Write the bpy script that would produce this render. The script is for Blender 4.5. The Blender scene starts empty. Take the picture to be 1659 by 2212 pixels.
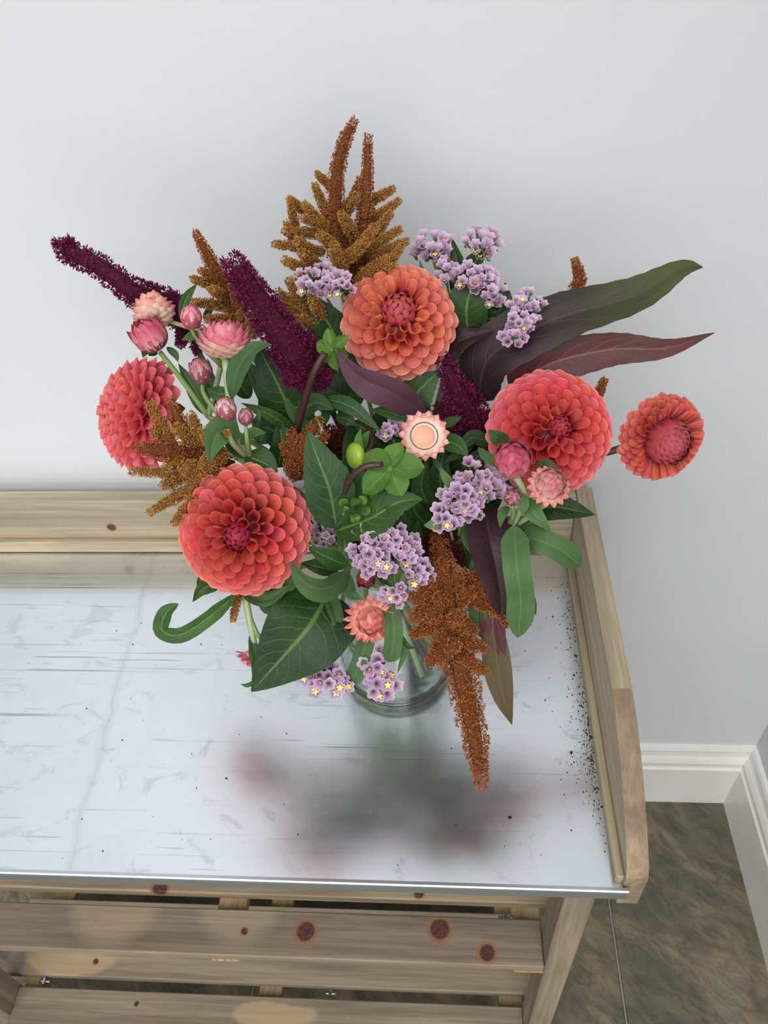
import bpy, math, random
import numpy as np
from mathutils import Vector, Matrix
rng = np.random.default_rng(7)
random.seed(7)
D2 = bpy.data
SC = bpy.context.scene
COL = SC.collection

# ------------------------------------------------------------------ camera
W, H, F = 1659, 2212, 1720.9
CP = np.array([-.1609, -.6909, 1.5236]); PIT, YAW, ROL = .7729, .1001, -.0727
_f = np.array([-math.sin(YAW)*math.cos(PIT), math.cos(YAW)*math.cos(PIT), -math.sin(PIT)])
_r = np.array([math.cos(YAW), math.sin(YAW), 0]); _u = np.cross(_r, _f)
CR = math.cos(ROL)*_r + math.sin(ROL)*_u
CU = -math.sin(ROL)*_r + math.cos(ROL)*_u
cam = D2.cameras.new('camera'); cam.sensor_fit = 'VERTICAL'; cam.sensor_height = 36; cam.lens = F/H*36
cam.clip_start = .01
camo = D2.objects.new('camera', cam); COL.objects.link(camo)
camo.matrix_world = Matrix(((CR[0], CU[0], -_f[0], CP[0]), (CR[1], CU[1], -_f[1], CP[1]), (CR[2], CU[2], -_f[2], CP[2]), (0, 0, 0, 1)))
SC.camera = camo

# ------------------------------------------------------------------ light
world = D2.worlds.new('daylight'); SC.world = world; world.use_nodes = True
bg = world.node_tree.nodes['Background']; bg.inputs[0].default_value = (.97, .985, 1, 1); bg.inputs[1].default_value = .38
def area(name, loc, target, sx, sy, power, col):
    l = D2.lights.new(name, 'AREA'); l.shape = 'RECTANGLE'; l.size = sx; l.size_y = sy; l.energy = power; l.color = col
    o = D2.objects.new(name, l); COL.objects.link(o); o.location = loc
    o.rotation_euler = (Vector(target)-Vector(loc)).to_track_quat('-Z', 'Y').to_euler()
    return o
area('window_light', (.1, -3.1, .85), (.1, 0, .6), 4.0, 2.0, 50, (1, .995, .98))
area('roof_window_light', (-.7, -4.3, 5.4), (.1, -.1, .6), 6.0, 4.5, 510, (.98, .99, 1))
vs = SC.view_settings
vs.view_transform = 'Standard'; vs.look = 'None'; vs.exposure = -.33; vs.gamma = 1; vs.use_curve_mapping = False

# ------------------------------------------------------------------ helpers
def P(x, y, z):
    """point seen at photo pixel x, y at z centimetres of depth, as a place in the room"""
    z = z/100.
    return CP + CR*((x-W/2)/F*z) + CU*((H/2-y)/F*z) + _f*z
def PX(n, z): return n/F*z/100.
def cdir(a, b, c):
    v = CR*a + CU*b - _f*c
    return v/np.linalg.norm(v)
def nrm(v): return v/(np.linalg.norm(v, axis=-1, keepdims=True)+1e-12)
def mesh(name, verts, faces, uv=None, smooth=True, tint=None):
    m = D2.meshes.new(name)
    m.from_pydata([tuple(v) for v in verts] if not isinstance(verts, np.ndarray) else verts.tolist(), [], faces if not isinstance(faces, np.ndarray) else faces.tolist())
    if smooth: m.polygons.foreach_set('use_smooth', [True]*len(m.polygons))
    if uv is not None:
        l = m.uv_layers.new(name='UVMap'); idx = np.empty(len(m.loops), dtype=np.int32); m.loops.foreach_get('vertex_index', idx)
        l.data.foreach_set('uv', np.asarray(uv, dtype=np.float32)[idx].ravel())
    if tint is not None:
        a = m.attributes.new('tint', 'FLOAT', 'POINT'); a.data.foreach_set('value', np.asarray(tint, dtype=np.float32))
    m.update(); return m
def link(name, me, mat, parent=None, mw=None, label=None):
    o = D2.objects.new(name, me); COL.objects.link(o)
    if me is not None and mat is not None and not me.materials: me.materials.append(mat)
    elif me is not None and mat is not None and me.materials[0] != mat:
        o.material_slots[0].link = 'OBJECT'; o.material_slots[0].material = mat
    if parent is not None: o.parent = parent
    if mw is not None: o.matrix_local = mw
    if label: o['label'] = label
    return o
def thing(name, label, cat, loc, group=None):
    o = D2.objects.new(name, None); COL.objects.link(o); o.location = tuple(loc); o.empty_display_size = .02
    o['label'] = label; o['category'] = cat
    if group: o['group'] = group
    return o
def rootloc(o):
    while o.parent: o = o.parent
    return np.array(o.location)
def part(name, v, f, mat, parent, uv=None, smooth=True, tint=None, kind=None, label=None):
    v = np.asarray(v, dtype=float) - rootloc(parent)
    o = link(name, mesh(name, v, f, uv, smooth, tint), mat, parent, None, label)
    if kind: o['kind'] = kind
    return o
def box(x0, x1, y0, y1, z0, z1, b=.0015):
    """a box with chamfered edges"""
    vs_, fs = [], []
    c = np.array([(x0+x1)/2, (y0+y1)/2, (z0+z1)/2]); h = np.array([abs(x1-x0)/2, abs(y1-y0)/2, abs(z1-z0)/2]); b = min(b, h.min()*.6)
    idx = {}
    for sx in (-1, 1):
        for sy in (-1, 1):
            for sz in (-1, 1):
                s = np.array([sx, sy, sz])
                for a in range(3):
                    d = h-b; d = d.copy(); d[a] = h[a]; idx[(sx, sy, sz, a)] = len(vs_); vs_.append(c+s*d)
    for a in range(3):
        o1, o2 = (a+1) % 3, (a+2) % 3
        for s in (-1, 1):
            q = []
            for t1, t2 in ((-1, -1), (1, -1), (1, 1), (-1, 1)):
                k = [0, 0, 0]; k[a] = s; k[o1] = t1; k[o2] = t2; q.append(idx[tuple(k)+(a,)])
            fs.append(q if s > 0 else q[::-1])
        for t1 in (-1, 1):
            for t2 in (-1, 1):
                k0 = [0, 0, 0]; k1 = [0, 0, 0]; k0[a] = -1; k1[a] = 1; k0[o1] = k1[o1] = t1; k0[o2] = k1[o2] = t2
                q = [idx[tuple(k0)+(o1,)], idx[tuple(k1)+(o1,)], idx[tuple(k1)+(o2,)], idx[tuple(k0)+(o2,)]]
                fs.append(q if t1*t2 < 0 else q[::-1])
    for sx in (-1, 1):
        for sy in (-1, 1):
            for sz in (-1, 1):
                q = [idx[(sx, sy, sz, a)] for a in range(3)]; fs.append(q if sx*sy*sz > 0 else q[::-1])
    return vs_, fs
def prism(poly, axis, a0, a1):
    """extrude a 2D polygon along an axis (0: poly is y,z; 1: poly is x,z)"""
    n = len(poly); v = []
    for a in (a0, a1):
        for p in poly: v.append((a, p[0], p[1]) if axis == 0 else (p[0], a, p[1]))
    f = [list(range(n)), list(range(2*n-1, n-1, -1))]
    for i in range(n): j = (i+1) % n; f.append([i, i+n, j+n, j])
    return v, f
def crom(pts, n):
    """smooth curve through points"""
    p = np.asarray(pts, dtype=float)
    if len(p) == 2: t = np.linspace(0, 1, n)[:, None]; return p[0]*(1-t)+p[1]*t
    q = np.vstack([2*p[0]-p[1], p, 2*p[-1]-p[-2]]); m = len(p)-1; out = []
    for s in np.linspace(0, m-1e-9, n):
        i = int(s); t = s-i; a, b, c, d = q[i:i+4]
        out.append(.5*((2*b)+(-a+c)*t+(2*a-5*b+4*c-d)*t*t+(-a+3*b-3*c+d)*t**3))
    return np.array(out)
def frames(c):
    t = nrm(np.gradient(c, axis=0)); u = np.zeros_like(t); a = np.array([.3, .2, .93]); a = a-t[0]*(a@t[0]); u[0] = nrm(a)
    for i in range(1, len(c)):
        w = u[i-1]-t[i]*(u[i-1]@t[i]); u[i] = nrm(w)
    return t, u, np.cross(t, u)
def tube(pts, radii, nseg=18, k=8):
    c = crom(pts, nseg); r = np.interp(np.linspace(0, 1, nseg), np.linspace(0, 1, len(radii)), radii)
    t, u, w = frames(c); a = np.linspace(0, 2*np.pi, k, endpoint=False)
    v = (c[:, None]+r[:, None, None]*(np.cos(a)[None, :, None]*u[:, None]+np.sin(a)[None, :, None]*w[:, None])).reshape(-1, 3)
    f = [[i*k+j, i*k+(j+1) % k, (i+1)*k+(j+1) % k, (i+1)*k+j] for i in range(nseg-1) for j in range(k)]
    f += [list(range(k-1, -1, -1)), list(range((nseg-1)*k, nseg*k))]
    uv = [(j/k, i/nseg) for i in range(nseg) for j in range(k)]
    return v, f, uv
def lathe(prof, cx, cy, n=64):
    a = np.linspace(0, 2*np.pi, n, endpoint=False); v = []
    for r, z in prof: v += [(cx+r*math.cos(t), cy+r*math.sin(t), z) for t in a]
    m = len(prof)
    f = [[i*n+j, i*n+(j+1) % n, (i+1)*n+(j+1) % n, (i+1)*n+j] for i in range(m-1) for j in range(n)]
    return v, f

# ------------------------------------------------------------------ materials
def lin(c): return tuple(((x/255.)/12.92 if x <= 10 else ((x/255.+.055)/1.055)**2.4) for x in c)+(1,)
class NT:
    def __init__(s, name):
        s.m = D2.materials.new(name); s.m.use_nodes = True; s.t = s.m.node_tree; s.b = s.t.nodes['Principled BSDF']; s.out = s.t.nodes['Material Output']
    def n(s, ty, **kw):
        x = s.t.nodes.new(ty)
        for k, v in kw.items():
            if k.startswith('i'): s.put(x.inputs[int(k[1:])], v)
            else: setattr(x, k, v)
        return x
    def put(s, sock, v):
        if hasattr(v, 'is_output'): s.t.links.new(v, sock)
        else: sock.default_value = v
    def math(s, op, a, b=0, c=None, clamp=False):
        x = s.n('ShaderNodeMath', operation=op, use_clamp=clamp); s.put(x.inputs[0], a); s.put(x.inputs[1], b)
        if c is not None: s.put(x.inputs[2], c)
        return x.outputs[0]
    def mix(s, fac, a, b, blend='MIX'):
        x = s.n('ShaderNodeMix', data_type='RGBA', blend_type=blend); s.put(x.inputs[0], fac); s.put(x.inputs[6], a); s.put(x.inputs[7], b); return x.outputs[2]
    def ramp(s, fac, stops):
        x = s.n('ShaderNodeValToRGB'); s.put(x.inputs[0], fac); e = x.color_ramp.elements
        while len(e) < len(stops): e.new(.5)
        for k, (p, c) in enumerate(stops): e[k].position = p; e[k].color = c if not isinstance(c, (int, float)) else (c, c, c, 1)
        return x.outputs[0]
    def noise(s, vec, scale, detail=3, rough=.5, dist=0):
        x = s.n('ShaderNodeTexNoise'); s.put(x.inputs['Vector'], vec); x.inputs['Scale'].default_value = scale
        x.inputs['Detail'].default_value = detail; x.inputs['Roughness'].default_value = rough; x.inputs['Distortion'].default_value = dist
        return x.outputs['Fac']
    def mapv(s, vec, scale=(1, 1, 1), loc=(0, 0, 0), rot=(0, 0, 0)):
        x = s.n('ShaderNodeMapping'); s.put(x.inputs[0], vec); x.inputs[1].default_value = loc; x.inputs[2].default_value = rot; x.inputs[3].default_value = scale; return x.outputs[0]
    def pos(s): return s.n('ShaderNodeNewGeometry').outputs['Position']
    def bump(s, h, strength=.3, dist=.002):
        x = s.n('ShaderNodeBump'); x.inputs['Strength'].default_value = strength; x.inputs['Distance'].default_value = dist; s.put(x.inputs['Height'], h); s.put(s.b.inputs['Normal'], x.outputs[0]); return x
    def set(s, **kw):
        for k, v in kw.items(): s.put(s.b.inputs[k.replace('_', ' ')], v)
        return s
    def translucent(s, col, fac):
        tr = s.n('ShaderNodeBsdfTranslucent'); s.put(tr.inputs[0], col); mx = s.n('ShaderNodeMixShader'); mx.inputs[0].default_value = fac
        s.t.links.new(s.b.outputs[0], mx.inputs[1]); s.t.links.new(tr.outputs[0], mx.inputs[2]); s.t.links.new(mx.outputs[0], s.out.inputs[0])
def uvsplit(N):
    uv = N.n('ShaderNodeUVMap'); uv.uv_map = 'UVMap'; x = N.n('ShaderNodeSeparateXYZ'); N.t.links.new(uv.outputs[0], x.inputs[0]); return x.outputs[0], x.outputs[1], uv.outputs[0]
def rand(N): return N.n('ShaderNodeObjectInfo').outputs['Random']

def wall_mat():
    N = NT('painted_plaster'); p = N.pos()
    c = N.ramp(N.noise(p, 2.2, 4, .6), [(.3, lin((203, 205, 207))), (.7, lin((208, 209, 210)))])
    spk = N.ramp(N.noise(N.mapv(p, (1, 1, 1), (3, 1, 2)), 38, 2, .5), [(.78, 0), (.82, 1)])
    c = N.mix(N.math('MULTIPLY', spk, .18), c, lin((205, 198, 192)))
    N.set(Base_Color=c, Roughness=.55); N.bump(N.noise(p, 60, 5, .6), .12, .002); return N.m
def gloss_white():
    N = NT('white_gloss_paint'); p = N.pos()
    N.set(Base_Color=N.ramp(N.noise(p, 9, 4, .6), [(.3, lin((222, 220, 214))), (.75, lin((236, 235, 231)))]), Roughness=.3); N.bump(N.noise(p, 40, 3), .08, .002); return N.m
def slate():
    N = NT('slate_tile'); p = N.pos(); q = N.mapv(p, (1, 1, 1), (0, 0, 0), (0, 0, .7))
    big = N.noise(N.mapv(q, (3.2, 6, 3)), 1.15, 3, .6, 1.2); mid = N.noise(N.mapv(q, (22, 44, 10)), 1, 9, .75, .6)
    c = N.ramp(big, [(.34, lin((94, 92, 80))), (.47, lin((114, 106, 86))), (.56, lin((136, 122, 96))), (.68, lin((136, 126, 104))), (.8, lin((110, 111, 103)))])
    c = N.mix(N.math('MULTIPLY', N.ramp(mid, [(.35, 1), (.6, 0)]), .8), c, lin((62, 60, 54)))
    N.set(Base_Color=c, Roughness=N.ramp(mid, [(.3, .42), (.7, .62)])); N.bump(N.math('ADD', mid, N.math('MULTIPLY', big, .6)), .6, .004); return N.m
def grout():
    N = NT('grout'); N.set(Base_Color=lin((150, 148, 140)), Roughness=.9); N.bump(N.noise(N.pos(), 200, 3), .4, .001); return N.m
def wood(name, dark, light, axis, knots=(), patches=(), pale=(), seed=0., band=70.):
    """weathered softwood: grain runs along the axis; knots and stains are (x, y, z, radius) on the board"""
    N = NT(name); p = N.pos(); s = [band*1.0]*3; s[axis] = 2.6
    g = N.noise(N.mapv(p, s, (seed, seed*.7, seed*1.3)), 1, 5, .62, .7)
    s2 = [8.]*3; s2[axis] = 1.2
    b = N.noise(N.mapv(p, s2, (seed*2, 1, seed)), 1.6, 3, .6, .5)
    s3 = [240.]*3; s3[axis] = 9
    fine = N.noise(N.mapv(p, s3), 1, 3, .6)
    c = N.mix(N.ramp(g, [(.32, 0), (.66, 1)]), lin(dark), lin(light))
    c = N.mix(N.math('MULTIPLY', N.ramp(b, [(.4, 0), (.62, 1)]), .45), c, lin([x*.74 for x in dark]))
    c = N.mix(N.math('MULTIPLY', N.ramp(fine, [(.35, 1), (.55, 0)]), .3), c, lin([x*.7 for x in dark]))
    def blob(x, y, z, r, soft, stretch=None, wob=.25):
        v = N.n('ShaderNodeVectorMath', operation='SUBTRACT'); N.put(v.inputs[0], p); v.inputs[1].default_value = (x, y, z)
        if stretch: v2 = N.n('ShaderNodeVectorMath', operation='MULTIPLY'); N.put(v2.inputs[0], v.outputs[0]); v2.inputs[1].default_value = stretch; v = v2
        l = N.n('ShaderNodeVectorMath', operation='LENGTH'); N.put(l.inputs[0], v.outputs[0])
        d = N.math('ADD', N.math('DIVIDE', l.outputs['Value'], r), N.math('MULTIPLY', N.math('SUBTRACT', N.noise(p, 60/(r*90), 3), .5), wob))
        return d
    for (x, y, z, r) in patches:  # paler round patches mixed into the board colour
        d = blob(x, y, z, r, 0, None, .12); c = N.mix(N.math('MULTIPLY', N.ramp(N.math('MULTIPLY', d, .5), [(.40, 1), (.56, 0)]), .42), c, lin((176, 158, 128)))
    for (x, y, z, r, sx) in pale:
        d = blob(x, y, z, r, 0, sx, .9); c = N.mix(N.math('MULTIPLY', N.ramp(N.math('MULTIPLY', d, .5), [(.40, 1), (.5, 0)]), .6), c, lin((186, 158, 122)))
    for (x, y, z, r) in knots:
        d = blob(x, y, z, r, 0, None, .35)
        c = N.mix(N.ramp(N.math('MULTIPLY', d, .4), [(.4, 1), (.62, 0)]), c, lin((140, 96, 62)))
        c = N.mix(N.ramp(N.math('MULTIPLY', d, .4), [(.34, 1), (.42, 0)]), c, N.mix(N.ramp(N.noise(p, 420, 3), [(.4, 0), (.6, 1)]), lin((62, 34, 30)), lin((98, 56, 46))))
    N.set(Base_Color=c, Roughness=.72); N.bump(N.math('ADD', g, N.math('MULTIPLY', fine, .5)), .35, .0012); return N.m
def zinc():
    N = NT('worn_zinc_sheet'); p = N.pos()
    n1 = N.noise(p, 7, 5, .65, .6); n2 = N.noise(N.mapv(p, (4, 60, 1)), 1.2, 6, .7); n3 = N.noise(p, 70, 4, .6)
    c = N.ramp(n1, [(.3, lin((226, 232, 238))), (.7, lin((238, 243, 248)))])
    lw = N.noise(N.mapv(p, (1, 9, 1)), 3, 4, .6)
    r = N.math('ADD', N.math('MULTIPLY', n1, .14), N.math('MULTIPLY', n2, .10))
    # scratches across the sheet: long faint strokes in three directions
    scr = None
    for ang, sc, th in ((.02, (1.6, 330, 1), .70), (.5, (5, 260, 1), .735), (-.7, (6, 240, 1), .74), (1.3, (5, 300, 1), .74)):
        x = N.noise(N.mapv(p, sc, (0, 0, 0), (0, 0, ang)), 1, 2, .5); x = N.ramp(x, [(th-.03, 0), (th, 1)])
        scr = x if scr is None else N.math('MAXIMUM', scr, x)
    scr = N.math('MULTIPLY', scr, N.ramp(N.noise(p, 9, 2), [(.4, .15), (.62, 1)]))
    # the tide mark left by water, from the back edge to the front
    A = P2(322, 1240); B = P2(152, 1860)
    ab = B-A; L = np.linalg.norm(ab); dd = ab/L; sep = N.n('ShaderNodeSeparateXYZ'); N.put(sep.inputs[0], p)
    dist = N.math('ADD', N.math('MULTIPLY', N.math('SUBTRACT', sep.outputs[0], float(A[0])), float(-dd[1])), N.math('MULTIPLY', N.math('SUBTRACT', sep.outputs[1], float(A[1])), float(dd[0])))
    dist = N.math('ADD', dist, N.math('MULTIPLY', N.math('SUBTRACT', N.noise(p, 18, 5, .6), .5), .022))
    tide = N.ramp(N.math('ABSOLUTE', N.math('MULTIPLY', dist, 30)), [(0, .9), (.07, .35), (.16, .3), (.2, 0)])
    c = N.mix(N.math('MULTIPLY', tide, .2), c, lin((120, 128, 128)))
    c = N.mix(N.math('MULTIPLY', scr, .6), c, lin((110, 118, 124)))
    sm = N.ramp(N.noise(N.mapv(p, (1, 1.6, 1), (2, 5, 0)), 16, 5, .7, 1.5), [(.56, 0), (.64, 1)])
    c = N.mix(N.math('MULTIPLY', sm, .16), c, lin((120, 130, 132)))
    sp = N.ramp(N.noise(p, 330, 2, .5), [(.74, 0), (.78, 1)])
    sp = N.math('MULTIPLY', sp, N.ramp(N.noise(p, 11, 2), [(.45, 0), (.65, 1)]))
    c = N.mix(N.math('MULTIPLY', sp, .5), c, lin((60, 62, 60)))
    rr = N.math('ADD', N.math('ADD', r, .105), N.math('MULTIPLY', N.math('ADD', scr, sm), .05))
    N.set(Base_Color=c, Metallic=.97, Roughness=rr); N.bump(N.math('ADD', n3, N.math('MULTIPLY', scr, .6)), .05, .0006); return N.m
def P2(x, y):
    d = CR*((x-W/2)/F)+CU*((H/2-y)/F)+_f; t = (.78-CP[2])/d[2]; return (CP+d*t)[:2]
def on_z(x, y, zz):
    d = CR*((x-W/2)/F)+CU*((H/2-y)/F)+_f; t = (zz-CP[2])/d[2]; return CP+d*t
def plain(name, col, rough=.5, metal=0., var=.0, col2=None, bump=0, bs=200):
    N = NT(name)
    c = lin(col)
    if col2 is not None: c = N.mix(N.noise(N.pos(), 90, 3), lin(col), lin(col2))
    N.set(Base_Color=c, Roughness=rough, Metallic=metal)
    if bump: N.bump(N.noise(N.pos(), bs, 3), bump, .001)
    return N.m
def petal_mat(name, base, mid, rim, tr=.28):
    """dahlia petal: deeper towards the claw, paler along its rim, fine lengthwise lines; each petal differs a little"""
    N = NT(name); u, v, uv = uvsplit(N)
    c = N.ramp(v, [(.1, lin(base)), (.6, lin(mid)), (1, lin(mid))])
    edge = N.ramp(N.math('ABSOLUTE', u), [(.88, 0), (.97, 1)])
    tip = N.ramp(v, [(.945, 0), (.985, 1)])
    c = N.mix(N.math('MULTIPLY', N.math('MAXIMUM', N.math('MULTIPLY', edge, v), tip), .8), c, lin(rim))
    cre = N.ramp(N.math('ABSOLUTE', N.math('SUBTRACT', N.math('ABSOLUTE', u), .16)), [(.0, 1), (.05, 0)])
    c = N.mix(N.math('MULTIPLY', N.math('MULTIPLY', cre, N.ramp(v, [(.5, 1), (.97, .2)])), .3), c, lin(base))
    ln = N.noise(N.mapv(uv, (16, 1.2, 1)), 1, 2)
    c = N.mix(N.math('MULTIPLY', N.ramp(ln, [(.42, 1), (.6, 0)]), .22), c, lin(base))
    r = rand(N)
    hs = N.n('ShaderNodeHueSaturation'); N.put(hs.inputs['Hue'], N.math('ADD', .488, N.math('MULTIPLY', r, .018))); N.put(hs.inputs['Saturation'], 1.0)
    N.put(hs.inputs['Value'], N.math('ADD', .92, N.math('MULTIPLY', N.math('FRACT', N.math('MULTIPLY', r, 7.3)), .16))); N.put(hs.inputs['Color'], c); c = hs.outputs[0]
    N.set(Base_Color=c, Roughness=.5); N.b.inputs['Specular IOR Level'].default_value = .3
    N.bump(ln, .15, .0006); N.translucent(c, tr); return N.m
def bract_mat(name, base, mid, tip, rough=.35):
    N = NT(name); u, v, uv = uvsplit(N)
    c = N.ramp(N.math('ADD', v, N.math('MULTIPLY', N.math('SUBTRACT', rand(N), .5), .25)), [(.12, lin(base)), (.55, lin(mid)), (.95, lin(tip))])
    ln = N.noise(N.mapv(uv, (14, 1.0, 1)), 1, 2)
    c = N.mix(N.math('MULTIPLY', N.ramp(ln, [(.4, 1), (.6, 0)]), .2), c, lin(tip))
    N.set(Base_Color=c, Roughness=rough); N.bump(ln, .2, .0006); N.translucent(c, .18); return N.m
def leaf_mat(name, a, b, vein, rough=.42, nv=9., under=None, veinfac=.5, tr=.16, tipc=None):
    """leaf with midrib and curved side veins"""
    N = NT(name); u, v, uv = uvsplit(N); au = N.math('ABSOLUTE', u)
    p = N.pos()
    c = N.mix(N.ramp(N.noise(p, 26, 4, .6), [(.35, 0), (.65, 1)]), lin(a), lin(b))
    if tipc: c = N.mix(N.ramp(N.math('ADD', v, N.math('MULTIPLY', N.noise(p, 14, 3), .25)), [(.45, 0), (.85, 1)]), c, lin(tipc))
    t = N.math('SUBTRACT', N.math('MULTIPLY', v, nv), N.math('MULTIPLY', N.math('POWER', au, 1.25), 2.1))
    t = N.math('ADD', t, N.math('MULTIPLY', N.math('SUBTRACT', N.noise(N.mapv(uv, (2, 5, 1)), 1.5, 2), .5), .5))
    fr = N.math('ABSOLUTE', N.math('SUBTRACT', N.math('FRACT', t), .5))
    sv = N.ramp(fr, [(.0, 1), (.03, .7), (.07, 0)])
    sv = N.math('MULTIPLY', sv, N.ramp(au, [(.05, 1), (.85, .35), (1, .0)]))
    rib = N.ramp(au, [(.0, 1), (.035, 1), (.075, 0)])
    net = N.n('ShaderNodeTexVoronoi', feature='DISTANCE_TO_EDGE'); N.put(net.inputs['Vector'], N.mapv(uv, (5, 14, 1))); net.inputs['Scale'].default_value = 1.6
    nt = N.ramp(net.outputs['Distance'], [(.0, 1), (.06, 0)])
    vv = N.math('MAXIMUM', N.math('MAXIMUM', N.math('MULTIPLY', sv, .75), rib), N.math('MULTIPLY', nt, .16))
    c = N.mix(N.math('MULTIPLY', vv, veinfac), c, lin(vein))
    hs = N.n('ShaderNodeHueSaturation'); N.put(hs.inputs['Value'], N.math('ADD', .82, N.math('MULTIPLY', rand(N), .36))); N.put(hs.inputs['Color'], c); c = hs.outputs[0]
    if under: 
        g = N.n('ShaderNodeNewGeometry'); c = N.mix(g.outputs['Backfacing'], c, N.mix(N.math('MULTIPLY', vv, .5), lin(under), lin(vein)))
    N.set(Base_Color=c, Roughness=rough); N.b.inputs['Specular IOR Level'].default_value = .3
    N.bump(N.math('SUBTRACT', N.math('MULTIPLY', N.noise(uv, 9, 2), .3), vv), .35, .0012); N.translucent(c, tr); return N.m
def grain_mat(name, a, b, c3, rough=.7):
    """seed heads: every little grain has its own shade"""
    N = NT(name); at = N.n('ShaderNodeAttribute', attribute_name='tint')
    c = N.ramp(at.outputs['Fac'], [(0, lin(a)), (.55, lin(b)), (.9, lin(b)), (1, lin(c3))])
    N.set(Base_Color=c, Roughness=rough); N.b.inputs['Specular IOR Level'].default_value = .25; N.translucent(c, .12); return N.m
def stem_mat(name, a, b):
    N = NT(name); u, v, uv = uvsplit(N)
    c = N.mix(N.noise(N.mapv(uv, (6, 3, 1)), 2, 3), lin(a), lin(b)); N.set(Base_Color=c, Roughness=.45); N.bump(N.noise(N.mapv(uv, (22, 1, 1)), 1, 2), .25, .0006); return N.m
def glass(name, col, ior, rough=0.0):
    N = NT(name); N.set(Base_Color=col, Roughness=rough, IOR=ior); N.b.inputs['Transmission Weight'].default_value = 1; return N.m

M = {}
M['wall'] = wall_mat(); M['gloss'] = gloss_white(); M['slate'] = slate(); M['grout'] = grout(); M['zinc'] = zinc()
M['zincedge'] = plain('zinc_folded_edge', (196, 206, 212), .3, .9)
M['steel'] = plain('bright_steel', (186, 184, 176), .3, 1.)
M['soil'] = plain('dry_soil', (38, 32, 26), .95)
M['glass'] = glass('clear_glass', (.965, .985, .975, 1), 1.47)
def clearcoat_glass(name, col, ior):
    N = NT(name); lw = N.n('ShaderNodeLayerWeight'); lw.inputs['Blend'].default_value = .5; fc = N.math('ADD', N.math('MULTIPLY', N.math('POWER', lw.outputs['Facing'], 4.), ior), .025); tr = N.n('ShaderNodeBsdfTransparent'); tr.inputs[0].default_value = col; gl = N.n('ShaderNodeBsdfGlossy'); gl.inputs['Roughness'].default_value = .02
    mx = N.n('ShaderNodeMixShader'); N.put(mx.inputs[0], fc); N.put(mx.inputs[1], tr.outputs[0]); N.put(mx.inputs[2], gl.outputs[0]); N.t.links.new(mx.outputs[0], N.out.inputs[0]); return N.m
M['thinglass'] = clearcoat_glass('thin_clear_glass', (.972, .988, .98, 1), .6); M['water'] = clearcoat_glass('still_water', (.95, .98, .955, 1), .3)
M['endgrain'] = wood('sawn_end_grain', (168, 128, 78), (206, 172, 118), 2, seed=5, band=260)

# ------------------------------------------------------------------ setting
def structure(name, v, f, mat, smooth=False):
    o = link(name, mesh(name, v, f, None, smooth), mat); o['kind'] = 'structure'; return o
YW, XR, FZ = .037, .380, .06
structure('wall_back', *box(-3.2, XR+.1, YW, YW+.1, FZ, 3.2, .001), M['wall'])
structure('wall_right', *box(XR, XR+.1, -1.5, YW, FZ, 3.2, .001), M['wall'])
fl = structure('floor', *box(-3.2, XR, -3.0, YW, FZ-.05, FZ-.0035, .001), M['grout'])
tv, tf = box(-.2985, .2985, -.2985, .2985, -.012, 0, .002)
tile_me = mesh('tile', tv, tf, None, False)
tile_me.materials.append(M['slate'])
for i in range(-4, 1):
    for j in range(-4, 1):
        cx = .4275+i*.6; cy = -.2635+j*.6
        o = D2.objects.new('tile', tile_me); COL.objects.link(o); o.parent = fl; o.location = (cx, cy, FZ)
        if i == 0:   # cut tile at the right wall
            o.scale = ((XR-.129)/.597, 1, 1); o.location = ((XR+.129)/2, cy, FZ)
def skirt_poly(d):   # profile (depth from wall, height)
    return [(0, 0), (.016, 0), (.016, .128), (.0125, .131), (.0125, .139), (.0145, .143), (.015, .150), (.012, .158), (.008, .165), (.0068, .176), (.0085, .183), (.006, .190), (0, .192)]
pr = skirt_poly(0)
v, f = prism([(YW-d, z*.96+FZ) for d, z in pr], 0, -3.2, XR)
structure('baseboard_back', v, f, M['gloss'])
v, f = prism([(XR-d, z*.96+FZ) for d, z in pr], 1, -1.5, YW-.0005)
structure('baseboard_right', v, [q[::-1] for q in f], M['gloss'])

# ------------------------------------------------------------------ potting bench
HB = .78; XL = -.86; YF = -.412
bench = thing('potting_bench', 'weathered wooden potting bench with a zinc tray top and slatted shelves', 'bench', (-.43, -.19, FZ))
GD, GL = (132, 118, 98), (170, 154, 128)
def board(name, mat, *a, b=.0015):
    v, f = box(*a, b=b); return part(name, v, f, mat, bench, smooth=False)
def onp(x, y, ax, val):
    d = CR*((x-W/2)/F)+CU*((H/2-y)/F)+_f; t = (val-CP[ax])/d[ax]; return tuple(CP+d*t)
kb = onp(241, 1139, 1, 0.0); pl = onp(55, 1163, 1, 0.0)
mback = wood('back_board_wood', (158, 145, 122), (194, 179, 151), 0, knots=[(kb[0], 0, kb[2], .0055)], pale=[(pl[0], 0, pl[2], .02, (.28, 1, 1.6))], seed=1.2)
mside = wood('side_board_wood', (158, 144, 120), (197, 180, 151), 1, seed=3.4)
mfront = wood('side_curve_wood', (131, 112, 90), (180, 153, 122), 1, seed=8.1, band=50)
board('back_board', mback, XL-.02, -.0005, 0, .02, .735, .866)
board('batten', wood('batten_wood', (164, 149, 122), (198, 180, 149), 0, seed=2.2), XL+.012, -.012, -.008, 0, .7815, .801)
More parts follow.
